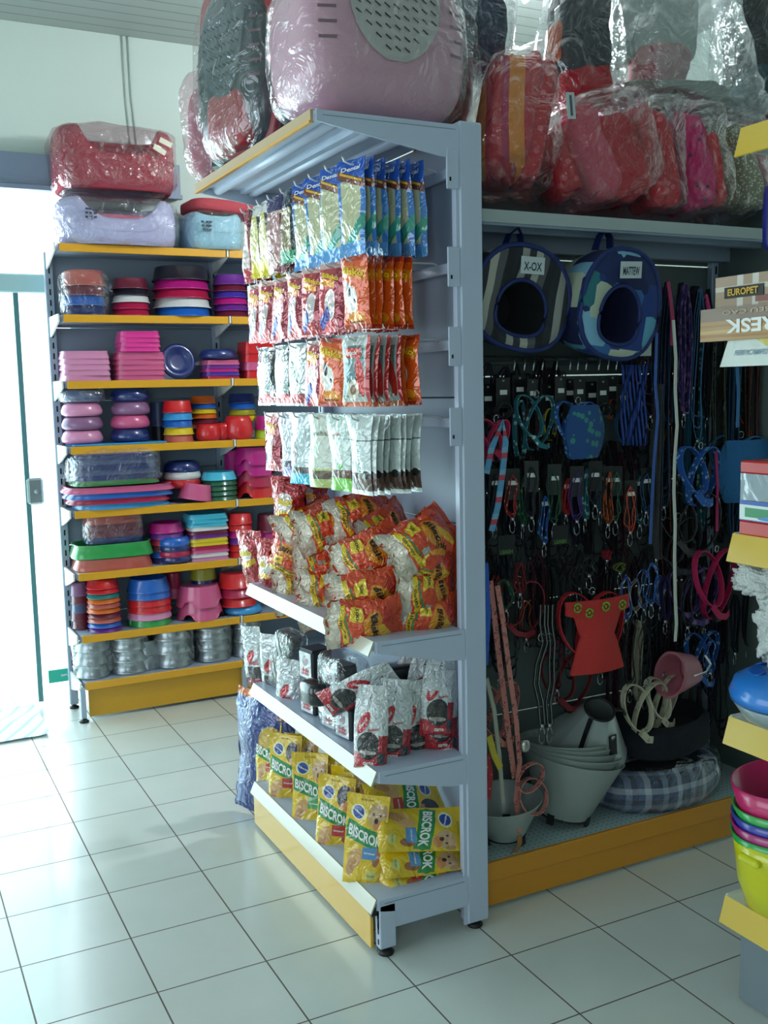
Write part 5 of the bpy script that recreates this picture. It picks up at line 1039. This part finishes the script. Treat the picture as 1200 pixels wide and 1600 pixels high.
# black and white rope leash
for i, x in enumerate((846, 858)):
    t = empty('rope_leash', at(x, 945, Y=-1.52), (0, 0, 0), ('left' if i == 0 else 'right') + ' strand pair of the black and white striped leash in the lower left', 'leash', 'striped rope leashes')
    b = MB(); s_ = .004
    pts = [(-.004, 0, 0), (-.006, 0, -.06), (.004, 0, -.12), (-.02 + .02 * i, 0, -.18), (-.028 + .03 * i, 0, -.24), (-.012, 0, -.3), (-.006, 0, -.37)]
    b.strap(pts, .009, .003, (1, 0, 0)); b.strap([(x_ + .012, y_ - .006, z_) for x_, y_, z_ in pts], .009, .003, (1, 0, 0)); b.build('strap', W2['reflective'], t)
    b = MB(); b.tube(ell(0, -.1, .012, .012, 14), .002, 6, closed=True); b.build('metal_ring', STEEL, t); b = MB(); clip(b, (0, 0, -.37), 0); b.build('snap_hook', STEEL, t)
# long salmon strap with harness ending on the base shelf
t = empty('harness', at(775, 905, Y=-1.55), (0, 0, 0), 'salmon printed harness with long leash trailing onto the base shelf by the post', 'harness')
o0 = at(775, 905, Y=-1.55); L2 = lambda pts, Y=-1.55: [at(x, y, Y=Y) - o0 for x, y in pts]
b = MB(); b.strap(L2([(766, 908), (772, 960), (780, 1030), (788, 1090), (796, 1160), (804, 1215)]), .02, .003, (1, .2, 0)); b.build('leash_strap', W2['pink print'], t)
b = MB(); b.strap(L2([(777, 915), (786, 970), (796, 1050), (806, 1120), (812, 1190), (806, 1250), (812, 1300)], -1.56), .018, .003, (1, .2, 0)); b.build('leash_strap', W2['pink print'], t)
c = at(828, 1215, Y=-1.56) - o0; b = MB(); b.strap([(c.x + x, c.y + y, c.z + z) for x, y, z in ell(0, .0, .05, .04, 24, tilt=.6)], .018, .003, (0, 1, 0), closed=True); b.strap([(c.x + x, c.y + y, c.z + z) for x, y, z in ell(.01, -.06, .055, .05, 24, tilt=-.4, yb=.02)], .016, .003, (0, 1, 0), closed=True); b.build('body_loops', W2['pink print'], t)
b = MB(); b.strap(L2([(812, 1300), (812, 1318), (806, 1330), (795, 1338)], -1.545), .018, .0035, (1, .2, 0)); b.build('strap_end', mat('tan strap end', '#a8764c', .5), t); b = MB(); b.sup(.016, .012, .02, .8, .8, 14, 10, 0, c=L2([(820, 1165)], -1.57)[0]); b.build('rhinestone_buckle', mat('rhinestone buckle', '#c8c4c0', .15, .9), t)
b = MB(); b.strap([at(x, y, Y=-1.56) for x, y in ((760, 1060), (772, 1110), (780, 1180), (786, 1255))], .014, .004, (1, .2, 0)); tag(b.build('leash', mat('ivory cord webbing', '#a8a698', .6)), 'ivory rounded leash curving down beside the grey post', 'leash')
for i, (pts_, m, lab) in enumerate((([(760, 740), (768, 700), (786, 660), (790, 690), (785, 740), (778, 790), (768, 830)], 'candy print', 'red and sky-blue striped leash looping beside the grey post'), ([(758, 880), (762, 960), (758, 1040)], '#2f5fc0', 'bright blue strap just right of the grey post'), ([(764, 1150), (772, 1180), (782, 1200)], '#c9b23a', 'short yellow strap end near the post'), ([(760, 1180), (766, 1210), (762, 1250)], 'red print', 'red printed strap end near the post'))):
    b = MB(); b.strap([at(x, y, Y=-1.57) for x, y in pts_], .022, .003, (1, .2, 0)); tag(b.build('leash', W2.get(m) or web(m)), lab, 'leash')
# pink muzzle
t = empty('muzzle', at(1066, 1050, Y=-1.54), (0, D(25), D(-84)), 'dusty pink plastic dog muzzle hanging from the long white leash', 'muzzle')
t.scale = (1.2, 1.2, 1.2)
b = MB(); b.grid(lambda u, v: Vector(((.052 - .012 * v) * math.cos(2 * PI * u), -.05 + .085 * v, (.07 - .028 * v) * math.sin(2 * PI * u))) * (1 + .03 * math.cos(6 * PI * u)), 36, 8, cu=True)
b.grid(lambda u, v: Vector(((.046 - .012 * v) * math.cos(2 * PI * u), -.05 + .08 * v, (.063 - .028 * v) * math.sin(2 * PI * u))), 36, 8, cu=True)
b.grid(lambda u, v: Vector(((.052 - .006 * v) * math.cos(2 * PI * u), -.05, (.07 - .007 * v) * math.sin(2 * PI * u))), 36, 1, cu=True)
b.grid(lambda u, v: Vector((.04 * (1 - v) * math.cos(2 * PI * u), .035 + .012 * v, .042 * (1 - v) * math.sin(2 * PI * u))), 36, 2, cu=True); b.build('muzzle_cup', mat('dusty pink plastic', '#b56a78', .45, 0, .2), t)
b = MB(); b.strap([(.05, -.02, .03), (.065, 0, .05), (.055, .02, .065), (.03, .02, .075)], .008, .003, (0, 1, 0)); b.build('strap_loop', STEEL, t)
# protective cones
FR = mat('frosted cone plastic', '#b9c3bf', .35, 0, .15); FR.node_tree.nodes['Principled BSDF'].inputs['Transmission Weight'].default_value = .35; FR.node_tree.nodes['Principled BSDF'].inputs['Alpha'].default_value = .9
def cone(loc, rot, r0, r1, h, lab, par=4, tag_=False, over=0.):
    t = empty('protective_cone', loc, rot, lab, 'pet cone', 'nested protective cones')
    b = MB(); b.lathe([(r0, 0), (r1, h)], 44, wob=lambda a, z: 1 + .012 * math.sin(2 * a)); b.lathe([(r0 - .0015, 0), (r1 - .0015, h)], 44, wob=lambda a, z: 1 + .012 * math.sin(2 * a)); b.tube([(r1 * math.cos(a), r1 * math.sin(a), h) for a in [i * PI / 22 for i in range(44)]], .002, 6, closed=True); b.build('frosted_cone', FR, t)
    b = MB(); b.tube([(r0 * 1.01 * math.cos(a), r0 * 1.01 * math.sin(a), .002) for a in [i * PI / 18 for i in range(36)]], .0035, 8, closed=True); b.build('neck_trim', BLK, t)
    for k in range(par):
        a = k * 2 * PI / par + .5; b = MB(); b.box(-.012, .012, -.004, .004, -.018, .03, 0, T(r0 * 1.03 * math.cos(a), r0 * 1.03 * math.sin(a), .0) @ Matrix.Rotation(a + PI / 2, 4, 'Z')); b.build('belt_loop', BLK, t)
    return t
p = at(895, 1290, Z=.15); px_, py_ = p.x + .0, -1.43
for i in range(5): cone((px_ + .004 * i, py_, .17 + .011 * i), (D(2), D(11 - 1.2 * i), .3 * i), .085 - .002 * i, .165 - .004 * i, .2, ['outermost frosted cone standing on the base shelf', 'frosted cone nested second from outside', 'frosted cone nested third from outside', 'frosted cone nested fourth from outside', 'innermost upright frosted cone of the nest'][i])
p = at(925, 1140, Y=-1.47); t = empty('protective_cone', (p.x, p.y, p.z), (D(32), D(-8), 0), 'small frosted cone turned over on the nest with black neck ring and tag', 'pet cone')
b = MB(); b.lathe([(.045, .1), (.13, -.07)], 44); b.lathe([(.0435, .1), (.1285, -.07)], 44); b.tube([(.13 * math.cos(a), .13 * math.sin(a), -.07) for a in [i * PI / 22 for i in range(44)]], .002, 6, closed=True); b.build('frosted_cone', FR, t)
b = MB(); b.tube([(.047 * math.cos(a), .047 * math.sin(a), .1) for a in [i * PI / 18 for i in range(36)]], .004, 8, closed=True); b.build('neck_ring', BLK, t)
b = MB(); b.box(-.014, .014, -.003, .001, -.035, .035, 0, T(.01, -.088, .02) @ Matrix.Rotation(D(-26), 4, 'X')); b.lathe([(0, 0), (.008, 0), (.008, .003), (0, .003)], 12, 1, M=T(.01, -.078, .045) @ Matrix.Rotation(PI / 2 - .4, 4, 'X')); b.strap([(-.05, -.02, .1), (-.075, -.04, .06), (-.085, -.05, .0), (-.08, -.06, -.05)], .016, .003, (0, 1, 0)); b.strap([(.045, -.02, .1), (.07, -.03, .1), (.085, -.03, .07)], .014, .003, (0, 1, 0)); b.build('tag_and_strap', [BLK, STEEL], t)
p = at(765, 1300, Z=.15); cone((p.x + .01, -1.47, .172), (0, D(-6), .4), .06, .12, .12, 'small frosted cone standing close to the post on the base shelf', 3)
# round plaid bed in plastic
PLD = stripes('blue plaid cloth', ['#2b3550', '#8a94b0', '#2b3550', '#4a5a86', '#c0c4d0', '#2f3a60'], 9, 0, .85, check=True)
t = empty('pet_bed', (1.44, -1.425, .15), (0, 0, 0), 'round blue plaid pet bed in plastic on the base shelf', 'pet bed')
b = MB(); b.lathe([(.2, 0), (.235, .03), (.24, .07), (.225, .12), (.19, .14), (.165, .12), (.16, .06), (0, .05)], 56, sx=1.05, sy=.66, wob=lambda a, z: 1 + .015 * math.sin(9 * a)); b.build('padded_ring', PLD, t)
b = MB(); b.sup(.17, .11, .03, .7, .8, 30, 12, c=(0, 0, .07)); b.build('cushion', mat('dark charcoal plush', '#14151a', .95), t)
b = MB(); b.lathe([(.2, 0), (.25, .02), (.258, .08), (.24, .14), (.15, .16), (0, .165)], 60, sx=1.03, sy=.65, wob=lambda a, z: 1 + .02 * noise.noise(Vector((4 * math.cos(a), 4 * math.sin(a), z * 20)))); b.build('plastic_wrap', CLEAR, t)
t = empty('pet_bed', (1.47, -1.42, .318), (D(4), 0, .3), 'dark navy pet bed lying on the round plaid one', 'pet bed')
b = MB(); b.lathe([(.16, 0), (.21, .03), (.2, .1), (.17, .12), (.14, .08), (0, .06)], 48, sx=1.05, sy=.66); b.build('padded_ring', mat('midnight plush', '#131722', .95, bump=.3, bscale=60), t)
b = MB(); b.sup(.13, .1, .02, .7, .8, 24, 10, c=(0, 0, .07)); b.build('cushion', mat('dark charcoal plush', '#14151a', .95), t)
# ---------------------------------------------------------------- pet houses hanging high in the bay
def igloo(px, py, Y, rx, rz_, depth, rot, outer, face, inner, lab, tagtxt, opening=(.0, -.15, .52, .55), handle=True):
    p = at(px, py, Y=Y); t = empty('pet_house', p, rot, lab, 'pet house')
    def prof(a): x = math.cos(a); z = math.sin(a); k = 1 if z > 0 else .82; return Vector((rx * math.copysign(abs(x) ** .85, x) * (1 if z > -.3 else .96), 0, rz_ * k * math.copysign(abs(z) ** (.95 if z > 0 else .7), z)))
    def shell(u, v):
        q = prof(2 * PI * u); s = 1 - .22 * max(0, v - .25) ** 1.5 * 2 if v < 1 else .6; return Vector((q.x * s, -depth / 2 + depth * v, q.z * s))
    b = MB(); b.grid(shell, 48, 10, cu=True); b.grid(lambda u, v: shell(u, 1) * (1 - v) + Vector((0, depth / 2 + .02, 0)) * v, 48, 5, cu=True); b.build('quilted_shell', outer, t)
    ox, oz, ow, oh = opening
    def front(u, v):
        a = 2 * PI * u; q = prof(a); o = Vector((ox * rx + ow * rx * math.cos(a), 0, oz * rz_ + oh * rz_ * (math.sin(a) if math.sin(a) > 0 else math.copysign(abs(math.sin(a)) ** .6, -1) * .8))); r = q * (1 - v) + o * v; r.y = -depth / 2 - .012 * math.sin(PI * v); return r
    b = MB(); b.grid(front, 48, 6, cu=True); b.build('front_panel', face, t)
    b = MB(); b.tube([front(i / 40, 1) + Vector((0, -.002, 0)) for i in range(40)], .006, 8, closed=True); b.tube([shell(i / 40, 0) for i in range(40)], .008, 8, closed=True); b.build('piping', mat('navy piping', '#182a66', .6), t)
    b = MB(); b.grid(lambda u, v: Vector((front(u, 1).x * (1 - .3 * v), -depth / 2 + depth * .75 * v, front(u, 1).z * (1 - .3 * v))), 40, 5, cu=True); b.add([(0, depth * .25, 0)] + [(front(i / 40, 1).x * .7, depth * .25, front(i / 40, 1).z * .7) for i in range(40)], [(0, 1 + i, 1 + (i + 1) % 40) for i in range(40)]); b.build('lining', inner, t)
    b = MB(); b.strap([(-.03, 0, rz_ * .98), (-.02, 0, rz_ + .04), (.0, 0, rz_ + .06), (.02, 0, rz_ + .04), (.03, 0, rz_ * .98)], .03, .004, (0, 1, 0)); b.build('hanging_strap', mat('navy piping', '#182a66', .6), t)
    b = MB(); b.rbox(-.045, .045, -.002, .002, -.024, .024, .0005); M = T(ox * rx, -depth / 2 - .02, rz_ * .66) @ Matrix.Rotation(D(-8), 4, 'Y'); b = MB(); b.box(-.04, .04, -.001, .001, -.024, .024, 0, M); flat_text(b, tagtxt, 1, M @ T(0, -.0016, -.003) @ Matrix.Rotation(PI / 2, 4, 'X'), .062, .024); b.build('paper_tag', [mat('tag paper', '#c9d0d2', .5), mat('navy print', '#1c2a4a', .5)], t)
    return t
PW = patches('blue patchwork cloth', ['#1c2c5e', '#7fb0cc', '#35649c', '#b9c0ac', '#2a6f78', '#1b2450', '#5f9cb8', '#22397a'], 11)
igloo(928, 482, -1.46, .15, .175, .24, (D(6), D(6), D(2)), PW, PW, mat('dark navy lining', '#0f1640', .9), 'blue patchwork pet house with dark opening hanging high in the bay', 'MATTEW')
GS = stripes('grey and cream stripes', ['#2b2d33', '#9a9a92', '#3a3b42', '#b3b1a4', '#5a5a5e', '#24262b'], 7, 0, .85, angle=15, wob=.4)
igloo(786, 474, -1.43, .165, .16, .2, (D(4), D(10), D(0)), GS, GS, mat('dark grey lining', '#16171b', .9), 'grey and cream striped pet house half hidden by the grey post', 'X-OX')
# hook wires peeping out below the houses
for i, x in enumerate((806, 822, 836, 850, 872, 893, 905, 918, 938, 952, 965)):
    p = at(x, 568, Y=-1.5); b = MB(); b.tube([(p.x + .01, -1.27, p.z + .03), (p.x, -1.46, p.z + .02), (p.x - .002, -1.5, p.z + .012), (p.x - .01, -1.505, p.z - .02)], .0028, 7); tag(b.build('peg_hook', CHR), 'bare wire hook below the pet houses, %s from the left' % ordn(i), 'hook', 'bare hooks below the pet houses')

# ---------------------------------------------------------------- bagged goods on top of the bay
def bagged(x0, x1, yt, yb, Y, lab, items, wrapm=BAGF, lean=0., cat='pet bed', tuft=0., seed=0, nz=.1, zb=2.032, d=.15, name='bagged_pet_bed', knot=None):
    """goods in a loose clear bag. items: (material, cx, cz, rx, rz, ry, kind) in fractions of the bag"""
    c = at((x0 + x1) / 2, (yt + yb) / 2, Y=Y); k = ppm(c); rx = (x1 - x0) / 2 / k * 1.0; rzz = (yb - yt) / 2 / k
    t = empty(name, (c.x, Y, c.z), (0, 0, D(-20)), lab, cat)
    for j, (m, cx, cz, ax, az, ay, nm) in enumerate(items):
        b = MB(); b.sup(ax * rx * 1.12, ay * d, az * rzz * 1.05, .45, .6, 40, 30, 0, T(cx * rx, rnd.uniform(-.01, .01), cz * rzz) @ Matrix.Rotation(D(lean), 4, 'Y'), nz=.16, nsc=9, seed=seed + j); b.build(nm, m, t)
    b = MB()
    def fn(q):
        v = (q.z / rzz + 1) / 2; kk = 1 - tuft * max(0, v - .55) / .45; return (q.x * kk, q.y * kk, q.z)
    b.sup(rx * 1.1, d * 1.12, rzz * 1.06, .38, .55, 72, 56, 0, Matrix.Rotation(D(lean * .5), 4, 'Y'), nz=nz * 1.4, nsc=8, seed=seed, fn=fn)
    if knot:
        kx, kz = knot; b.lathe([(.09, -.08), (.03, 0), (.012, .03), (.03, .06), (.06, .1)], 18, 0, (kx * rx, 0, kz * rzz), wob=lambda a, z: 1 + .35 * math.sin(5 * a + z * 20))
    b.build('clear_bag', wrapm, t); return t
cl = lambda n, c: mat(n, c, .9, 0, 0, .3, 70)
ORY = stripes('orange and red striped cloth', ['#e8882a', '#e8882a', '#c82a3c', '#d03a40', '#b52450'], 9, 0, .8, angle=12, wob=.25)
RB = spots('red floral cloth', '#c41428', '#d85a68', 34, .3, .85); MAG = spots('magenta dotted cloth', '#d81c6a', '#5b1f50', 30, .22, .85); BGE = spots('beige glitter cloth', '#8f8868', '#c9c6a8', 110, .35, .6, c3='#e8e4cc')
bagged(742, 862, 88, 300, -1.42, 'orange and red striped bed standing in a clear bag right of the post', [(ORY, -.2, .05, .62, .85, .7, 'folded_bed'), (cl('red ruffle cloth', '#a8202e'), -.45, -.7, .35, .22, .6, 'ruffle'), (RB, .5, -.05, .3, .8, .6, 'side_roll')], seed=1, tuft=.35, lean=10)
bagged(835, 1005, 168, 322, -1.42, 'pink and red folded beds in one clear bag on the bay top', [(cl('salmon pink cloth', '#d0566a'), -.05, -.05, .35, .85, .7, 'pink_roll'), (RB, -.65, -.25, .3, .6, .6, 'red_roll'), (cl('deep red cloth', '#b8142a'), .5, -.1, .42, .8, .6, 'deep_red_roll')], seed=2, wrapm=BAGP, lean=-24)
bagged(975, 1050, 175, 330, -1.44, 'scarlet folded bed in a clear bag left of the magenta dotted one', [(cl('scarlet cloth', '#d8182c'), -.3, .0, .42, .9, .7, 'folded_bed'), (RB, .4, -.05, .45, .88, .6, 'side_roll')], seed=3, lean=-10)
bagged(1035, 1118, 185, 332, -1.44, 'magenta dotted folded bed in a clear bag', [(MAG, -.15, 0, .75, .9, .7, 'folded_bed'), (cl('scarlet cloth', '#d8182c'), .75, -.15, .2, .7, .6, 'edge_roll')], seed=4, lean=-10)
bagged(1095, 1178, 195, 338, -1.42, 'beige glitter folded bed in a clear bag', [(BGE, -.35, .05, .38, .85, .6, 'front_fold'), (BGE, .3, .0, .4, .9, .7, 'rear_fold')], seed=5, lean=-16)
bagged(852, 955, -30, 180, -1.28, 'grey and red carrier bag in clear plastic below the lamp', [(cl('dark slate cloth', '#32363f'), .0, .2, .7, .7, .7, 'slate_shell'), (cl('deep red cloth', '#b8142a'), .1, -.6, .75, .3, .6, 'red_base'), (cl('orange cloth', '#c8643a'), -.7, .0, .15, .3, .5, 'orange_panel')], seed=6, tuft=.3, cat='pet carrier', name='bagged_pet_carrier')
bagged(945, 1165, -20, 182, -1.3, 'big transparent sack with a beige and red bed below the ceiling', [(cl('olive grey plush', '#6d7266'), -.1, -.75, .85, .2, .8, 'lower_bed'), (cl('pale green grey cloth', '#93a198'), -.3, .35, .5, .5, .5, 'upper_bed'), (cl('rosy red cloth', '#a8424c'), -.25, -.3, .35, .3, .6, 'red_cushion')], seed=7, nz=.2, tuft=.4, wrapm=film('milky loose sack film', '#eef2f2', .14, .6, .1, 1., 7., .2))
bagged(1130, 1225, -40, 190, -1.38, 'dark teal pet carrier in clear plastic at the upper right corner', [(cl('black plush', '#1f2426'), 0, .25, .75, .7, .7, 'dark_shell'), (cl('dark teal cloth', '#17434c'), .1, -.6, .6, .35, .6, 'teal_base')], seed=8, cat='pet carrier', name='bagged_pet_carrier')
bagged(1150, 1240, 165, 330, -1.36, 'pink bed in clear plastic behind the near unit', [(cl('pink plush', '#c4607c'), 0, 0, .8, .8, .7, 'folded_bed')], seed=9, wrapm=BAGP)
bagged(700, 790, -20, 130, -1.12, 'navy and grey carrier in clear plastic behind the pink pet carrier', [(cl('navy cloth', '#22344e'), 0, 0, .8, .85, .7, 'navy_shell')], seed=10, cat='pet carrier', name='bagged_pet_carrier')
p = at(892, 165, Y=-1.56); b = MB(); b.box(-.014, .014, -.001, .001, -.036, .036, 0); b.box(-.004, .004, -.002, -.001, -.028, .028, 1); tag(b.build('paper_tag', [mat('tag paper', '#c9d0d2', .5), GP], loc=p, rot=(0, D(-6), 0)), 'narrow white paper tag hanging on the pink and red bag', 'tag')
# ---------------------------------------------------------------- near unit goods (right picture edge)
b = MB(); b.sup(.07, .12, .085, .3, .3, 28, 16, c=(0, 0, .085), nz=.01)
tag(b.build('blue_box', mat('deep blue glossy plastic', '#141a72', .3, 0, .6), loc=(1.05, -2.375, 1.83), rot=(0, 0, .1)), 'deep blue glossy rounded box above the cardboard header', 'box')
# cardboard header card with upside-down print, and plastic card below it
t = empty('display_carton', at(1160, 478, X=.915) + Vector((0, 0, .03)), (0, 0, 0), 'brown wood-patterned display carton with upside-down lettering on the upper shelf', 'carton')
wood = printed('wood print card', '#b98a4d', [('r', .5, .8, .5, .2, 0, '#8d7460'), ('r', .5, .3, .5, .05, 3, '#cda562'), ('r', .5, .12, .5, .04, -4, '#a87535'), ('r', .5, .47, .5, .03, 2, '#a47b48')], .5, 0, .3, .05)
b = MB(); b.rbox(-.002, .03, -.32, .125, -.105, -.03, .003, 0)
ff = lambda u, v: Vector((-.004, .125 - .445 * u, -.105 + .075 * v))
b.grid(ff, 2, 2, 0)
text_on(b, 'PETRESK', 1, lambda u, v: ff(u, v) + Vector((-.002, 0, 0)), .46, .42, .56, .42, 180, .03)
text_on(b, 'BRINCA SEU CAO', 2, lambda u, v: ff(u, v) + Vector((-.002, 0, 0)), .46, .84, .6, .13, 180, .01)
b.build('lettered_panel', [wood, WP, mat('pale brown print', '#c9b79f', .5)], t)
fg_ = lambda u, v: Vector((.002, .085 - .3 * u, -.03 + .07 * v))
b = MB(); b.rbox(.004, .012, -.215, .085, -.03, .04, .003, 0); b.grid(fg_, 2, 2, 0)
b.rbox(-.0005, .001, -.06, .055, -.01, .015, .0002, 1); text_on(b, 'EUROPET', 2, lambda u, v: fg_(u, v) + Vector((-.0045, 0, 0)), .29, .47, .3, .22, 0, .03)
b.build('header_card', [printed('plaid header card', '#a58a6e', [('r', .25, .5, .03, .5, 0, '#cfc6b8'), ('r', .4, .5, .03, .5, 0, '#cfc6b8'), ('r', .5, .6, .5, .08, 0, '#c9bba6'), ('r', .6, .2, .2, .1, 0, '#8a4a40')], .5, 0, .2, .05), mat('dark label black', '#22201a', .4), mat('gold lettering', '#d8a92e', .4)], t)
b = MB(); b.lathe([(0, 0), (.022, 0), (.022, .01), (0, .012)], 24, 0, (0, 0, 0), M=T(.0, -.12, .005) @ Matrix.Rotation(-PI / 2, 4, 'Y')); b.build('blue_button', mat('blue button plastic', '#1d4fa8', .25, 0, .5), t)
t2 = empty('display_card', at(1172, 522, X=.93), (0, D(-8), 0), 'pale yellow and white plastic card hanging below the wood-patterned carton', 'card')
fh = lambda u, v: Vector((.0, .10 - .04 * v - .3 * u, -.072 + .075 * v)); b = MB(); b.grid(fh, 2, 2, 0); b.add([fh(0, 0) + Vector((.003, 0, 0)), fh(1, 0) + Vector((.003, 0, 0)), fh(1, 1) + Vector((.003, 0, 0)), fh(0, 1) + Vector((.003, 0, 0))], [(0, 1, 2, 3)], 0)
text_on(b, 'FERPICAMPO', 1, lambda u, v: fh(u, v) + Vector((-.003, 0, 0)), .28, .42, .32, .16, 0, .02)
b.build('card', [printed('pale card print', '#d3d8cf', [('r', .8, .5, .3, .6, 30, '#d8c23a'), ('r', .5, .9, .5, .1, 0, '#c8ccb0')], .35, 0, .4, .03), mat('blue grey print', '#8fa4b4', .5)], t2)
# red and clear fish box
t = empty('plastic_box', (1.0, -2.3, 1.188), (0, 0, 0), 'clear plastic box with red lid and base on the third shelf', 'box')
RD = mat('bright red plastic', '#cf3230', .3, 0, .5)
b = MB(); b.rbox(-.05, .06, -.16, .055, 0, .035, .004); b.build('base', RD, t)
b = MB(); b.rbox(-.05, .06, -.16, .055, .145, .175, .004); b.build('lid', RD, t)
b = MB(); b.box(-.048, .058, -.158, .053, .035, .145); b.build('clear_body', film('box film', '#dfe6e4', .08, .4, .05, .1, 4, .12), t)
b = MB(); b.grid(lambda u, v: Vector((-.0525, .05 - .18 * u, .036 + .046 * v)), 2, 2); b.rbox(-.052, -.0505, -.13, .05, .036, .082, .0003); b.build('label_card', printed('blue green box label', '#2a55b4', [('r', .3, .42, .3, .38, 0, '#dfe9e2'), ('r', .33, .42, .24, .24, 0, '#2f8f58'), ('e', .6, .2, .3, .12, 10, '#3f86c4')], .4, 0, .3, .05), t)
b = MB(); b.sup(.03, .04, .03, .6, .6, 18, 12, c=(0, -.05, .085)); b.build('purple_toy', mat('purple toy plastic', '#3b3a7c', .35, 0, .4), t)
# white fluffy toy hanging under the third shelf
b = MB(); b.sup(.035, .085, .035, .8, .8, 60, 40, c=(0, -.02, -.035), nz=.5, nsc=60); b.sup(.03, .05, .1, .9, .9, 60, 60, c=(0, -.05, -.13), nz=.45, nsc=45, seed=2)
tag(b.build('fluffy_toy', mat('white fluff', '#d8dcd8', .95, bump=1., bscale=160), loc=(.98, -2.29, 1.115)), 'white fluffy toy hanging below the third near shelf', 'toy')
# bowls on the fourth shelf
t = empty('nest_bowl', (1.02, -2.36, .738), (0, 0, 0), 'grey bowl with a red dish inside, under the blue ring cover', 'bowl')
b = MB(); b.lathe([(0, .0), (.07, 0), (.11, .02), (.138, .06), (.134, .062), (.105, .03), (.06, .01), (0, .008)], 40); b.build('grey_bowl', mat('grey bowl plastic', '#8f9c9c', .3, 0, .3), t)
b = MB(); b.lathe([(0, .03), (.08, .03), (.122, .07), (.1, .095), (.05, .1), (0, .1)], 36); b.build('red_dish', mat('orange red dish', '#c23a22', .3, 0, .4), t)
b = MB(); b.lathe([(.12, .0), (.143, .004), (.146, .02), (.135, .05), (.1, .07), (.055, .078), (.04, .072), (.035, .05), (.1, .03), (.12, .0)], 48)
for k in range(6):
    a = k * PI / 3 + .5; b.sup(.018, .032, .004, .7, .8, 16, 8, 1, T(.085 * math.cos(a), .085 * math.sin(a), .0755) @ Matrix.Rotation(a + .3, 4, 'Z') @ Matrix.Rotation(.32, 4, 'X') if False else T(.085 * math.cos(a), .085 * math.sin(a), .074) @ Matrix.Rotation(a, 4, 'Z') @ Matrix.Rotation(.38, 4, 'Y'))
tag(b.build('ring_feeder', [mat('sky blue feeder plastic', '#2b7fd6', .25, 0, .5), mat('dark blue recess', '#1653a6', .4)], loc=(1.02, -2.36, .80)), 'bright blue ring-shaped slow feeder resting on the grey bowl', 'feeder')
# yellow scoop bowl with coloured bowls stacked in it, bottom shelf
P_ = (1.02, -2.355)
b = MB(); b.lathe([(0, 0), (.07, .002), (.095, .02), (.115, .08), (.122, .15), (.128, .19), (.122, .19), (.112, .14), (.09, .03), (0, .02)], 40, sy=1.)
b.rbox(-.135, -.115, -.03, .03, .15, .168, .004); tag(b.build('nest_bowl', mat('lemon yellow plastic', '#d6d311', .25, 0, .5), loc=(P_[0], P_[1], .278)), 'lemon yellow deep bowl at the bottom of the coloured nest, near shelf', 'bowl')
for i, (c, n_) in enumerate((('#22a84a', 'green'), ('#b02872', 'magenta'), ('#3a3fa8', 'blue violet'), ('#36ad4f', 'lighter green'), ('#cf2368', 'raspberry pink'))):
    b = MB(); r = .125; b.lathe([(r * .85, 0), (r * .97, .03), (r * 1.04, .062 + (.03 if i == 4 else 0)), (r * 1.0, .062 + (.03 if i == 4 else 0)), (r * .8, .01), (0, .0)], 40)
    tag(b.build('nest_bowl', mat('nest plastic ' + n_, c, .25, 0, .5), loc=(P_[0] + .002 * i, P_[1], .278 + .145 + .024 * i), rot=(D(-3), D(-2 - i), 0)), '%s bowl, %s in the nest above the yellow bowl' % (n_, 'lowest' if i == 0 else 'topmost' if i == 4 else ordn(i) + ' up'), 'bowl', 'coloured nested bowls on the near bottom shelf')
b = MB(); b.sup(.05, .08, .07, .6, .6, 24, 14); tag(b.build('blue_item', mat('azure plastic', '#1778c8', .3, 0, .4), loc=(1.05, -2.62, .07)), 'azure blue rounded tub on the floor at the lower right corner', 'tub')
